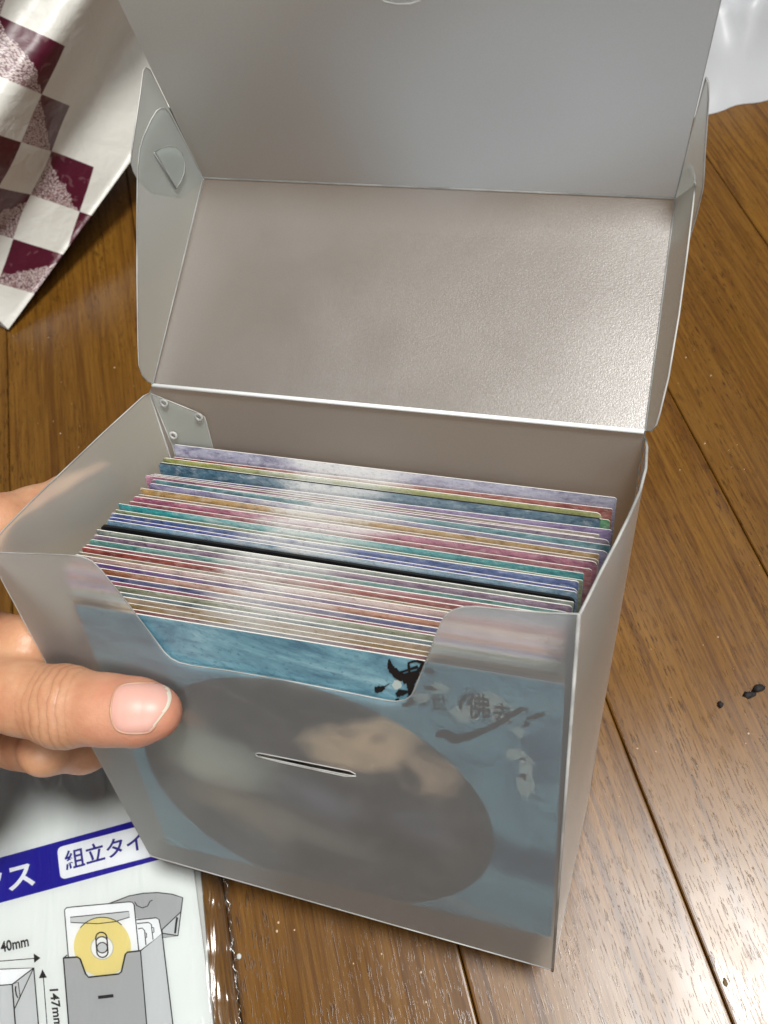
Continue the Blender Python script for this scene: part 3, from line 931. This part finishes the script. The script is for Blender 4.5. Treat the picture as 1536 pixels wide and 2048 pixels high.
fillp(circle(572, 820, 160, 165), 3)
fillp([(392, 655), (720, 622), (722, 655), (640, 680), (545, 691), (395, 684)], 1)
fillp(circle(572, 820, 160, 165, 205, 335, 20)[:21] + [(640, 680), (545, 691)], 3)
linep([(392, 655), (720, 622), (722, 655), (640, 680), (545, 691), (395, 684)], 4, True)
linep(circle(572, 820, 160, 165, 225, 318, 16), 4)
fillp(circle(570, 825, 62, 64), 2); linep(circle(570, 825, 62, 64), 3, True, 0)
cap = circle(566, 770, 31, 31, 180, 360, 12) + circle(572, 848, 31, 31, 0, 180, 12)
linep(cap, 6, True); fillp(circle(571, 825, 29, 29), 1); linep(circle(571, 825, 29, 29), 5, True); linep(circle(568, 790, 31, 26, 195, 345, 10), 5)
fb = [(354, 882), (432, 877), (448, 888), (478, 972), (495, 990), (662, 972), (678, 960), (700, 862), (712, 850), (785, 842), (845, 1560), (410, 1580)]
fillp(fb, 0); linep(fb[:10], 7); linep([(354, 882), (410, 1580)], 6); linep([(785, 842), (845, 1560)], 5)
linep([(354, 882), (376, 866)], 4)
sd = [(785, 842), (905, 746), (1000, 1540), (845, 1560)]
fillp(sd, 1); linep([(785, 842), (905, 746), (1000, 1540)], 5)
linep([(785, 842), (845, 1560)], 5)
linep([(548, 1103), (634, 1093)], 14)
# the closed box beside it
cb = [(-120, 950), (188, 938), (238, 1540), (-120, 1560)]
fillp(cb, 1); fillp([(-120, 950), (188, 938), (68, 1030), (-120, 1044)], 2); linep([(-120, 950), (188, 938), (238, 1540)], 5)
linep([(188, 938), (68, 1030), (-120, 1044)], 5); linep([(68, 1030), (108, 1540)], 6); linep([(68, 1028), (102, 1018), (112, 1098), (82, 1165), (188, 938)], 4)
linep([(88, 1040), (86, 1060), (92, 1090), (100, 1105)], 6)
dr.build('line_drawing', [PGREY, PGREY2, PWHITE, PYEL, PINK_], insert)

# clear film sleeve: a bag of thin film over the insert, welded along its right edge
def film_mat():
    mt, nt, out = mat('clear_film')
    pos = nd(nt, 'NewGeometry').outputs['Position']
    h = noise(nt, mapping(nt, pos, (120, 22, 40)), 1.0, 3, 0.5, 0.6)
    nrm = bump(nt, h, 0.6, 0.003)
    tr = nd(nt, 'BsdfTransparent'); tr.inputs[0].default_value = (0.93, 0.94, 0.94, 1)
    gl = nd(nt, 'BsdfGlossy'); setin(gl, Roughness=0.12, Color=(1, 1, 1, 1)); nt.links.new(nrm, gl.inputs['Normal'])
    fr = nd(nt, 'Fresnel'); fr.inputs[0].default_value = 1.5; nt.links.new(nrm, fr.inputs['Normal'])
    mx = nd(nt, 'MixShader'); nt.links.new(fr.outputs[0], mx.inputs[0]); nt.links.new(tr.outputs[0], mx.inputs[1]); nt.links.new(gl.outputs[0], mx.inputs[2])
    nt.links.new(mx.outputs[0], out.inputs[0])
    return mt
FILM = film_mat()
frnd = random.Random(3)
V, F = [], []
rows, cols = 70, 34
for j in range(rows + 1):
    t = j / rows
    for i in range(cols + 1):
        s = i / cols
        x = lerp(-260, lerp(425, 500, t), s); y = lerp(1420, 2140, t)
        p = on_floor(x, y, 0)
        edge = max(0.0, (x - lerp(392, 442, t)) / 62.0)
        z = INS_Z + 0.75 + 0.28 * math.sin(x * 0.035 + 3 * t) * math.sin(y * 0.011 + x * 0.006)
        z = lerp(z, 1.0 + 0.9 * abs(math.sin(y * 0.034 + 1.3)) + 0.5 * math.sin(y * 0.012), min(1, edge) ** 0.8)
        V.append(p + A([0, 0, z]))
for j in range(rows):
    for i in range(cols):
        a = j * (cols + 1) + i
        F.append((a, a + 1, a + cols + 2, a + cols + 1))
film = build('film_sleeve', V, orient(V, F, A([0, 0, 9999])), FILM, package, smooth=True)
mb = MB()
path = []
for k in range(90):
    y = 1700 + k * 4.9
    x = lerp(425, 500, (y - 1420) / 720) - 6 + 3.0 * math.sin(k * 0.9) + 2.2 * math.sin(k * 2.3)
    path.append(on_floor(x, y, 0) + A([0, 0, 1.9 + 0.4 * math.sin(k * 0.7)]))
mb.add(*tube(path, [0.16 + 0.20 * abs(math.sin(k * 0.37)) * (1.3 if k % 17 < 6 else 0.4) for k in range(90)], 6))
SEAMM, nt_, out_ = mat('film_weld')
gl_ = nd(nt_, 'BsdfGlossy'); setin(gl_, Roughness=0.22, Color=(1, 1, 1, 1))
tr_ = nd(nt_, 'BsdfTransparent'); tr_.inputs[0].default_value = (0.96, 0.97, 0.97, 1)
mx_ = nd(nt_, 'MixShader'); mx_.inputs[0].default_value = 0.14
nt_.links.new(tr_.outputs[0], mx_.inputs[1]); nt_.links.new(gl_.outputs[0], mx_.inputs[2]); nt_.links.new(mx_.outputs[0], out_.inputs[0])
mb.build('welded_edge', SEAMM, package, smooth=True)

# ------------------------------------------------------------------ the hand
NLW = unit(np.cross(PT['FBL'] - PT['FTL'], PT['HL'] - PT['FTL']))
if np.dot(NLW, PT['FBR'] - PT['FTL']) > 0: NLW = -NLW
def lw(px, py, off=8.3): return on(PT['FTL'] + NLW * off, NLW, px, py)

CH = {}
CH['thumb'] = ([fpt(312, 1424, -7.4), fpt(275, 1424, -8.0), fpt(215, 1420, -9.2), fpt(128, 1413, -10.2), fpt(45, 1396, -10.6), fpt(-60, 1366, -9.5), fpt(-200, 1320, -4), A([-186, 108, 112])],
               [6.9, 8.6, 9.1, 10.5, 9.7, 10.6, 14.0, 18.0])
CH['index'] = ([lw(200, 966, 12.5), lw(145, 1000, 12.5), lw(70, 1032, 12.5), lw(0, 1054, 12), fpt(-110, 1110, 0), A([-150, 118, 138]), A([-176, 104, 126])], [6.6, 7.6, 8.0, 8.6, 9.4, 11.5, 15])
CH['middle'] = ([lw(190, 1255, 12), lw(120, 1290, 11), lw(60, 1292, 10), fpt(-20, 1285, 6), A([-146, 112, 120]), A([-178, 98, 112])], [6.8, 7.8, 8.4, 9.0, 11, 15])
CH['ring'] = ([lw(230, 1490, 13), lw(165, 1500, 11.5), lw(90, 1500, 10), fpt(20, 1492, 6), fpt(-60, 1475, 5), A([-150, 100, 100]), A([-180, 92, 100])], [6.0, 6.9, 7.2, 7.6, 8.6, 11, 14])
CH['little'] = ([fpt(60, 1512, 26), fpt(10, 1505, 20), fpt(-90, 1545, 10), A([-156, 96, 86]), A([-182, 88, 92])], [5.2, 5.6, 6.4, 9, 12])
CH['palm'] = ([A([-172, 106, 124]), A([-186, 92, 108]), A([-208, 70, 102]), A([-245, 30, 100])], [19, 23, 22, 21])

def cone_sdf(P, a, b, ra, rb):
    ba = b - a
    L2 = float(ba @ ba)
    t = np.clip(((P - a) @ ba) / L2, 0, 1)
    d = P - a - t[..., None] * ba
    return np.sqrt((d * d).sum(-1)) - (ra + (rb - ra) * t)
def smin(a, b, k):
    h = np.clip(0.5 + 0.5 * (b - a) / k, 0, 1)
    return b + (a - b) * h - k * h * (1 - h)
TAX = unit(CH['thumb'][0][1] - CH['thumb'][0][3])
KN = CH['thumb'][0][3]
def hand_sdf(P):
    d = None
    for name in ('palm', 'thumb', 'index', 'middle', 'ring', 'little'):
        pts, rr = CH[name]
        c = None
        for i in range(len(pts) - 1):
            e = cone_sdf(P, pts[i], pts[i + 1], rr[i], rr[i + 1])
            c = e if c is None else smin(c, e, 3.0)
        if name == 'thumb':
            # flatten the tip a little under the nail, knuckle wrinkles across the joint
            t = (P - KN) @ TAX
            q = np.exp(-((t - 1.0) / 6.5) ** 2)
            c = c + q * (0.10 * np.sin(t * 1.5 + 0.4 * np.sin((P @ ZZ) * 0.30)) - 0.25)
        d = c if d is None else smin(d, c, 6.0 if name in ('thumb', 'palm') else 3.2)
    return d

def surface_nets(f, lo, hi, h):
    n = [int((hi[i] - lo[i]) / h) + 1 for i in range(3)]
    ax = [lo[i] + h * np.arange(n[i]) for i in range(3)]
    vol = np.empty(n)
    yy, zz = np.meshgrid(ax[1], ax[2], indexing='ij')
    for i in range(n[0]):
        vol[i] = f(np.stack([np.full_like(yy, ax[0][i]), yy, zz], -1))
    s = vol < 0
    corners = [s[i:n[0] - 1 + i, j:n[1] - 1 + j, k:n[2] - 1 + k] for i in (0, 1) for j in (0, 1) for k in (0, 1)]
    cnt = sum(c.astype(int) for c in corners)
    act = (cnt > 0) & (cnt < 8)
    idx = np.argwhere(act)
    acc = np.zeros((len(idx), 3)); num = np.zeros(len(idx))
    cs = [A(c) for c in ((0, 0, 0), (1, 0, 0), (0, 1, 0), (0, 0, 1), (1, 1, 0), (1, 0, 1), (0, 1, 1), (1, 1, 1))]
    for a in cs:
        for b in cs:
            if (b - a).sum() == 1 and (b - a).min() >= 0:
                va = vol[tuple((idx + a).T)]; vb = vol[tuple((idx + b).T)]
                cr = (va < 0) != (vb < 0)
                t = np.where(cr, va / np.where(va == vb, 1, va - vb), 0)
                acc += np.where(cr[:, None], a + (b - a) * t[:, None], 0); num += cr
    V = A(lo) + h * (idx + acc / num[:, None])
    vid = -np.ones(act.shape, dtype=int); vid[tuple(idx.T)] = np.arange(len(idx))
    F = []
    for axn in range(3):
        o = [0, 0, 0]; o[axn] = 1
        sa = s[:n[0] - o[0], :n[1] - o[1], :n[2] - o[2]]; sb = s[o[0]:, o[1]:, o[2]:]
        e = np.argwhere(sa != sb)
        u, v = (axn + 1) % 3, (axn + 2) % 3
        e = e[(e[:, u] > 0) & (e[:, v] > 0) & (e[:, u] < act.shape[u]) & (e[:, v] < act.shape[v]) & (e[:, axn] < act.shape[axn])]
        du = np.zeros(3, int); du[u] = 1
        dv = np.zeros(3, int); dv[v] = 1
        q = np.stack([vid[tuple((e - du - dv).T)], vid[tuple((e - dv).T)], vid[tuple(e.T)], vid[tuple((e - du).T)]], 1)
        fl = sa[tuple(e.T)]
        q[~fl] = q[~fl][:, ::-1]
        F.append(q)
    return V, np.concatenate(F)

def skin_mat():
    mt, nt, out = mat('skin')
    pos = nd(nt, 'NewGeometry').outputs['Position']
    n1 = noise(nt, pos, 90, 4, 0.6)
    n2 = noise(nt, pos, 900, 3, 0.6)
    col = ramp(nt, n1, [(0.28, (0.50, 0.225, 0.125)), (0.5, (0.57, 0.30, 0.17)), (0.72, (0.64, 0.37, 0.22))])
    # redder towards the finger tip
    d = nd(nt, 'VectorMath', operation='DISTANCE'); nt.links.new(pos, d.inputs[0]); d.inputs[1].default_value = tuple(CH['thumb'][0][0] * MM)
    col = mixc(nt, ramp(nt, math_node(nt, 'MULTIPLY', d.outputs['Value'], 30.0), [(0.15, 0.65), (0.75, 0.0)]), col, (0.68, 0.28, 0.20))
    # fine lines across the knuckle
    sb = nd(nt, 'VectorMath', operation='SUBTRACT'); nt.links.new(pos, sb.inputs[0]); sb.inputs[1].default_value = tuple(KN * MM)
    dt = nd(nt, 'VectorMath', operation='DOT_PRODUCT'); nt.links.new(sb.outputs[0], dt.inputs[0]); dt.inputs[1].default_value = tuple(TAX)
    wv = math_node(nt, 'ADD', math_node(nt, 'MULTIPLY', dt.outputs['Value'], 1350.0), math_node(nt, 'MULTIPLY', noise(nt, pos, 70, 3, 0.55), 7.0))
    ridg = math_node(nt, 'POWER', math_node(nt, 'ABSOLUTE', math_node(nt, 'SINE', wv)), 0.5)
    msk = ramp(nt, math_node(nt, 'ADD', math_node(nt, 'MULTIPLY', dt.outputs['Value'], 30.0), 0.5), [(0.16, 0.0), (0.40, 1.0), (0.60, 1.0), (0.80, 0.0)])
    kd = nd(nt, 'VectorMath', operation='LENGTH'); nt.links.new(sb.outputs[0], kd.inputs[0])
    msk = math_node(nt, 'MULTIPLY', msk, ramp(nt, math_node(nt, 'MULTIPLY', kd.outputs['Value'], 50.0), [(0.55, 1.0), (0.80, 0.0)]))
    hh = math_node(nt, 'MULTIPLY', ridg, msk)
    nrm = bump(nt, hh, 0.26, 0.0005)
    nrm = bump(nt, n2, 0.5, 0.0003, nrm)
    col = mixc(nt, math_node(nt, 'MULTIPLY', math_node(nt, 'SUBTRACT', msk, hh, True), 0.50), col, (0.28, 0.11, 0.05))
    principled(nt, out, col, 0.42, Normal=nrm, Subsurface_Weight=0.45, Subsurface_Radius=(0.0040, 0.0014, 0.0008), Subsurface_Scale=1.0)
    return mt
SKIN = skin_mat()
hv, hf = surface_nets(hand_sdf, (-262, 0, 62), (-66, 178, 168), 1.15)
hand = build('person', hv, hf, SKIN, None, loc=(-200, 80, 62), smooth=True)
tag(hand, 'bare hand at the left holding the box, thumb pressed on its front', 'person')

def hits(pxs):
    """first points of the hand seen at photo pixels, with their normals"""
    d = A([unit(ray(*q)) for q in pxs])
    t = np.full(len(d), 150.0)
    for k in range(60):
        t = t + hand_sdf(CAM + d * t[:, None]) * 0.85
    p = CAM + d * t[:, None]
    e = 0.5
    g = np.stack([hand_sdf(p + A(v) * e) - hand_sdf(p - A(v) * e) for v in ((1, 0, 0), (0, 1, 0), (0, 0, 1))], 1)
    return p, g / np.linalg.norm(g, axis=1, keepdims=True)
def z7(x, y): return (x / 3.072, 1250 + y / 3.072)
nail_px = [(684, 540), (690, 480), (704, 420), (730, 385), (775, 366), (840, 360), (920, 360), (980, 364), (1015, 374), (1040, 392), (1052, 425), (1052, 462), (1034, 510),
           (1000, 555), (958, 610), (920, 650), (885, 660), (830, 663), (770, 660), (728, 645), (700, 610)]
nail_out = []
for i in range(len(nail_px)):
    for k in range(3):
        p0, p1, p2, p3 = [A(nail_px[(i + j) % len(nail_px)], dtype=float) for j in (-1, 0, 1, 2)]
        t = k / 3
        nail_out.append(0.5 * ((2 * p1) + (-p0 + p2) * t + (2 * p0 - 5 * p1 + 4 * p2 - p3) * t * t + (-p0 + 3 * p1 - 3 * p2 + p3) * t ** 3))
ctr = A([880.0, 505.0])
RINGS, NN = 16, len(nail_out)
px_ = [ctr] + [ctr + (q - ctr) * (k / RINGS) ** 0.8 for k in range(1, RINGS + 1) for q in nail_out]
P_, G_ = hits([z7(*q) for q in px_])
lift = np.array([0.34] + [0.34 * (1 - (k / RINGS) ** 8 * 0.9) for k in range(1, RINGS + 1) for _ in nail_out])
NV = P_ + G_ * lift[:, None]
NFc = [(0, 1 + i, 1 + (i + 1) % NN) for i in range(NN)]
for k in range(RINGS - 1):
    a = 1 + k * NN
    NFc += [(a + i, a + NN + i, a + NN + (i + 1) % NN, a + (i + 1) % NN) for i in range(NN)]
NFc = orient(NV, NFc, CAM)
def free_edge(f):
    c = np.mean([px_[i] for i in f], axis=0)
    lim = np.interp(c[1], [360, 400, 450, 510, 560, 610, 660], [992, 1020, 1030, 1012, 980, 944, 912])
    return c[0] > lim
NAIL = plain('nail_plate', (0.72, 0.40, 0.33), 0.42, Subsurface_Weight=0.15, Subsurface_Radius=(0.003, 0.001, 0.0008), Subsurface_Scale=1.0)
NTIP = plain('nail_free_edge', (0.82, 0.74, 0.60), 0.3)
nail = build('nail', NV, [f for f in NFc if not free_edge(f)], NAIL, hand, smooth=True)
fold = [i for i in range(NN) if nail_out[i][0] < 960]
fold = sorted(fold, key=lambda i: (i - 6 * 3) % NN)
seq = [i % NN for i in range(NN)]
start = max(range(NN), key=lambda i: nail_out[i][0])
seq = [(start + k) % NN for k in range(NN)]
seq = [i for i in seq if nail_out[i][0] < 965]
fo = [nail_out[i] + (nail_out[i] - ctr) / np.linalg.norm(nail_out[i] - ctr) * 6 for i in seq]
fp_, fg_ = hits([z7(*q) for q in fo])
mb = MB(); mb.add(*tube(list(fp_ - fg_ * 0.25), [0.25] + [0.45] * (len(fo) - 2) + [0.25], 8))
mb.build('nail_fold', SKIN, hand, smooth=True)
build('nail_tip', NV, [f for f in NFc if free_edge(f)], NTIP, nail, smooth=True)

# ------------------------------------------------------------------ paper carrier bag behind, on the left
LIFT = 0.26
b0, b1 = on_floor(18, 660, 2.0) * A([1, 1, 0]), on_floor(262, 300, 36.0) * A([1, 1, 0])
BX = unit(b1 - b0)
BX3 = BX + A([0, 0, LIFT])
BU = A([-BX[1], BX[0], 0.0])                                # horizontally away from the camera
prof = [(80.0, 0.0), (40.0, 0.5), (3.0, 1.0), (0.0, 2.5), (1.5, 6.0), (7.0, 18.0), (13.5, 30.0), (14.0, 34.0), (6.0, 52.0), (-9.0, 84.0), (-9.0, 88.0), (4.0, 97.0), (5.0, 101.0), (-10.0, 150.0), (-26.0, 215.0), (-26.0, 300.0)]
def bag_hit(px, py):
    best = None
    for (u0, z0), (u1, z1) in list(zip(prof[:-1], prof[1:]))[3:]:
        o = b0 + BU * u0 + A([0, 0, z0])
        d = BU * (u1 - u0) + A([0, 0, z1 - z0])
        n = np.cross(BX3, d)
        p = on(o, n, px, py)
        x = np.dot(p - o, BX)
        t = np.dot(p - o - BX3 * x, d) / np.dot(d, d)
        if -0.02 <= t <= 1.02:
            return x, lerp(z0, z1, t)
    return None
lat = {(0, 0): (22, 36), (1, 0): (123, 92), (1, 1): (72, 187), (2, 1): (150, 224), (1, 2): (22, 273), (2, 2): (104, 302), (3, 2): (167, 320),
       (2, 3): (56, 386), (3, 3): (150, 415), (2, 4): (48, 484), (3, 4): (121, 506), (2, 5): (26, 578), (3, 5): (68, 588)}
rows_, rhs = [], []
for ij, q in lat.items():
    h_ = bag_hit(*q)
    if h_ is not None:
        rows_.append((h_[0], h_[1], 1.0)); rhs.append(ij)
LATM = np.linalg.lstsq(A(rows_), A(rhs, dtype=float), rcond=None)[0]

def bag_print_mat():
    mt, nt, out = mat('checkered_bag_paper')
    uv = nd(nt, 'UVMap').outputs[0]
    sep = nd(nt, 'SeparateXYZ'); nt.links.new(uv, sep.inputs[0])
    fx = math_node(nt, 'FLOOR', sep.outputs[0]); fy = math_node(nt, 'FLOOR', sep.outputs[1])
    par = math_node(nt, 'FLOORED_MODULO', math_node(nt, 'ADD', fx, fy), 2.0)
    odd = math_node(nt, 'LESS_THAN', par, 0.5)
    lx = math_node(nt, 'FRACT', sep.outputs[0]); ly = math_node(nt, 'FRACT', sep.outputs[1])
    vor = nd(nt, 'TexVoronoi', feature='DISTANCE_TO_EDGE'); vor.inputs['Scale'].default_value = 1.0
    nt.links.new(mapping(nt, uv, (17, 34, 1), (0, 0, 0.6)), vor.inputs['Vector'])
    grains = ramp(nt, vor.outputs['Distance'], [(0.05, 0.0), (0.16, 1.0)])
    wob = math_node(nt, 'MULTIPLY', math_node(nt, 'SUBTRACT', noise(nt, uv, 6, 3), 0.5), 0.35)
    tri = math_node(nt, 'GREATER_THAN', math_node(nt, 'ADD', ly, wob), math_node(nt, 'ADD', math_node(nt, 'SUBTRACT', 1.0, math_node(nt, 'MULTIPLY', lx, 0.60)), -0.20))
    wn = nd(nt, 'TexWhiteNoise', noise_dimensions='2D')
    cv = nd(nt, 'CombineXYZ'); nt.links.new(fx, cv.inputs[0]); nt.links.new(fy, cv.inputs[1]); nt.links.new(cv.outputs[0], wn.inputs['Vector'])
    alt = math_node(nt, 'GREATER_THAN', math_node(nt, 'ADD', math_node(nt, 'SUBTRACT', ly, lx), wob), 0.05)
    sel = math_node(nt, 'GREATER_THAN', wn.outputs['Value'], 0.5)
    tri = math_node(nt, 'ADD', math_node(nt, 'MULTIPLY', tri, math_node(nt, 'SUBTRACT', 1.0, sel)), math_node(nt, 'MULTIPLY', alt, sel))
    mot = math_node(nt, 'GREATER_THAN', noise(nt, mapping(nt, uv, (3.1, 3.3, 1)), 1.0, 3, 0.6, 0.5), 0.60)
    red = mixc(nt, math_node(nt, 'MULTIPLY', math_node(nt, 'MULTIPLY', tri, grains), 0.95), (0.070, 0.004, 0.017), (0.56, 0.47, 0.45))
    red = mixc(nt, math_node(nt, 'MULTIPLY', mot, 0.35), red, (0.22, 0.12, 0.12))
    odd = math_node(nt, 'MULTIPLY', odd, math_node(nt, 'SUBTRACT', 1.0, math_node(nt, 'MULTIPLY', math_node(nt, 'LESS_THAN', fy, 0.0), math_node(nt, 'GREATER_THAN', fx, 0.5))))
    inside = math_node(nt, 'MULTIPLY', math_node(nt, 'LESS_THAN', sep.outputs[0], math_node(nt, 'ADD', 2.0, math_node(nt, 'MULTIPLY', math_node(nt, 'FLOOR', math_node(nt, 'MULTIPLY', math_node(nt, 'ADD', fy, 1.0), 0.5)), 1.0))), odd)
    col = mixc(nt, inside, (0.63, 0.62, 0.57), red)
    n = bump(nt, noise(nt, uv, 2.2, 3, 0.5, 0.5), 0.25, 0.004)
    principled(nt, out, col, 0.38, Normal=n)
    return mt
bag = empty('shopping_bag', b0, 'white paper carrier bag with burgundy checkered print standing on the floor, upper left', 'bag')
brd = random.Random(8)
ss = np.linspace(0, 330, 60)
V, UV = [], []
ph = [brd.uniform(0, 6) for _ in range(8)]
# finer profile
pz = []
for (u0, z0), (u1, z1) in zip(prof[:-1], prof[1:]):
    k = max(1, int(math.hypot(u1 - u0, z1 - z0) / 5))
    pz += [(lerp(u0, u1, i / k), lerp(z0, z1, i / k)) for i in range(k)]
pz.append(prof[-1])
for (u, z) in pz:
    for x in ss:
        w = min(1.0, max(0.0, z - 2) / 25.0)
        du = w * (2.4 * math.sin(x * 0.045 + z * 0.02 + ph[0]) + 2.2 * math.sin(x * 0.02 - z * 0.05 + ph[1]) + 0.8 * math.sin(x * 0.11 + z * 0.08 + ph[2]))
        # rounded corner at the near end
        r = max(0.0, 1 - x / 14.0)
        V.append(b0 + BX3 * x + BU * (u + du + 9 * r * r * w) + A([0, 0, z]))
        UV.append(tuple(A([x, z, 1.0]) @ LATM))
nx = len(ss)
F = [(j * nx + i, j * nx + i + 1, (j + 1) * nx + i + 1, (j + 1) * nx + i) for j in range(len(pz) - 1) for i in range(nx - 1)]
BAGP = bag_print_mat()
build('front_panel', V, orient(V, F, CAM), BAGP, bag, uv=UV, smooth=True)
# the other sides of the bag
BAGW = plain('plain_bag_paper', (0.66, 0.65, 0.60), 0.45)
def bag_side(name, x0, u0, x1, u1, z1=300):
    n = 12
    V = []
    for j in range(13):
        z = z1 * j / 12
        for i in range(n + 1):
            t = i / n
            V.append(b0 + BX3 * lerp(x0, x1, t) + BU * (lerp(u0, u1, t) + 2.5 * math.sin(t * 5 + z * 0.03)) + A([0, 0, z + 0.3]))
    F = [(j * (n + 1) + i, j * (n + 1) + i + 1, (j + 1) * (n + 1) + i + 1, (j + 1) * (n + 1) + i) for j in range(12) for i in range(n)]
    build(name, V, F, BAGW, bag, smooth=True)
bag_side('gusset', 0.5, 9, 2, 110)
bag_side('gusset', 329, 12, 328, 110)
bag_side('back_panel', 2, 110, 328, 110)

# ------------------------------------------------------------------ crumpled white plastic bag, upper right
def plastic_mat():
    mt, nt, out = mat('thin_white_plastic')
    pos = nd(nt, 'NewGeometry').outputs['Position']
    rn = nd(nt, 'TexNoise', noise_type='RIDGED_MULTIFRACTAL'); setin(rn, Scale=14.0, Detail=3.0, Roughness=0.5, Distortion=0.6); nt.links.new(pos, rn.inputs['Vector'])
    h = rn.outputs[0]
    nrm = bump(nt, h, 0.45, 0.006)
    p = principled(nt, out, (0.64, 0.66, 0.69), 0.4, Normal=nrm)
    tl = nd(nt, 'BsdfTranslucent'); tl.inputs[0].default_value = (0.7, 0.72, 0.74, 1)
    mx = nd(nt, 'MixShader'); mx.inputs[0].default_value = 0.3
    nt.links.new(p.outputs[0], mx.inputs[1]); nt.links.new(tl.outputs[0], mx.inputs[2]); nt.links.new(mx.outputs[0], out.inputs[0])
    return mt
pb0 = on_floor(1390, 246); pb1 = on_floor(1560, 188)
PX_ = unit(pb1 - pb0); PY_ = A([-PX_[1], PX_[0], 0.0])
from mathutils import noise as mn
V, F = [], []
nx_, ny_ = 110, 80
for j in range(ny_ + 1):
    for i in range(nx_ + 1):
        x = lerp(-150, 260, i / nx_); t = j / ny_
        y = 230 * t
        dome = (1 - abs(2 * (i / nx_) - 1) ** 4) * math.sqrt(max(0.0, 1 - (2 * t - 1) ** 4))
        q = Vector((x * 0.018, y * 0.022, 0.3))
        cre = 1 - abs(mn.noise(q)) * 2.2
        cre2 = 1 - abs(mn.noise(q * 2.7 + Vector((3, 1, 0)))) * 2.0
        z = dome * (34 + 24 * cre + 7 * cre2) * min(1.0, 0.12 + t * 4.5)
        yy = y + 7 * mn.noise(Vector((x * 0.02, 1.7, 0))) * (1 - t) + 3 * mn.noise(Vector((x * 0.06, 0.2, 4))) * (1 - t)
        V.append(pb0 + PX_ * x + PY_ * yy + A([0, 0, max(z, 0.4)]))
for j in range(ny_):
    for i in range(nx_):
        a = j * (nx_ + 1) + i
        F.append((a, a + 1, a + nx_ + 2, a + nx_ + 1))
pbag = build('plastic_bag', V, orient(V, F, A([0, 0, 9999])), plastic_mat(), None, loc=pb0, smooth=True)
tag(pbag, 'crumpled thin white plastic bag lying on the floor, upper right', 'bag')

# ------------------------------------------------------------------ crumbs and dust on the floor
def pebble(name, px, py, r, m, label, sq=(1, 1, 0.6), seed=1, cat='crumb', group=None, z=0.0):
    rr = random.Random(seed)
    c = on_floor(px, py, 0)
    V, F = [], []
    nu, nv = 10, 7
    for j in range(nv + 1):
        th = math.pi * j / nv
        for i in range(nu):
            ph_ = 2 * math.pi * i / nu
            f = r * (0.55 + 0.75 * rr.random())
            V.append(c + A([f * sq[0] * math.sin(th) * math.cos(ph_), f * sq[1] * math.sin(th) * math.sin(ph_), r * sq[2] * (0.95 - math.cos(th)) + z]))
    for j in range(nv):
        for i in range(nu):
            F.append((j * nu + i, j * nu + (i + 1) % nu, (j + 1) * nu + (i + 1) % nu, (j + 1) * nu + i))
    o = build(name, V, F, m, None, loc=c, smooth=True)
    return tag(o, label, cat, group)
BLK = plain('black_crumb', (0.012, 0.011, 0.010), 0.75)
pebble('crumb', 1516, 1378, 2.0, BLK, 'largest black glossy crumb on the floor at the right edge', (1.0, 0.7, 0.5), 3, group='dark crumbs on the floor')
pebble('crumb', 1497, 1390, 1.8, BLK, 'flat black crumb touching the largest crumb on its left', (1.3, 0.7, 0.25), 5, group='dark crumbs on the floor')
pebble('crumb', 1440, 1410, 1.15, BLK, 'tiny round black crumb lying apart on the floor board', (1, 1, 0.8), 7, group='dark crumbs on the floor')
pebble('crumb', 1451, 1965, 1.1, plain('brown_crumb', (0.17, 0.11, 0.05), 0.8), 'brown crumb beside the board seam, bottom right', (0.7, 1.1, 0.15), 9, group='dark crumbs on the floor')
pebble('paper_scrap', 478, 1912, 1.1, plain('white_scrap', (0.55, 0.57, 0.56), 0.7), 'tiny white scrap beside the clear film edge', (1.0, 0.8, 0.14), 12, 'scrap')
drd = random.Random(21)
mb = MB()
spots = [(1372, 715), (1422, 751), (1410, 887), (1436, 1274), (1497, 1467), (1312, 1503), (1275, 1497), (121, 867), (229, 735), (557, 1845), (589, 1860), (554, 1862),
         (763, 1908), (707, 1927), (842, 1944), (852, 2004), (1285, 1790), (1410, 1725)]
spots += [(drd.uniform(1180, 1536), drd.uniform(600, 2040)) for _ in range(26)] + [(drd.uniform(20, 270), drd.uniform(640, 980)) for _ in range(14)]
for k, q in enumerate(spots):
    c = on_floor(*q); r = drd.uniform(0.25, 0.45) if k < 18 else drd.uniform(0.12, 0.26)
    V = [c + A([r * math.cos(a) * drd.uniform(.7, 1.2), r * math.sin(a) * drd.uniform(.7, 1.2), 0.02]) for a in np.linspace(0, 2 * math.pi, 7)[:-1]] + [c + A([0, 0, r * 0.9])]
    mb.add(V, [(i, (i + 1) % 6, 6) for i in range(6)])
dust = mb.build('dust', plain('pale_dust', (0.75, 0.58, 0.40), 0.7), None, loc=(0, 0, 0))
tag(dust, 'pale dust specks scattered over the floor boards', 'dust', kind='stuff')
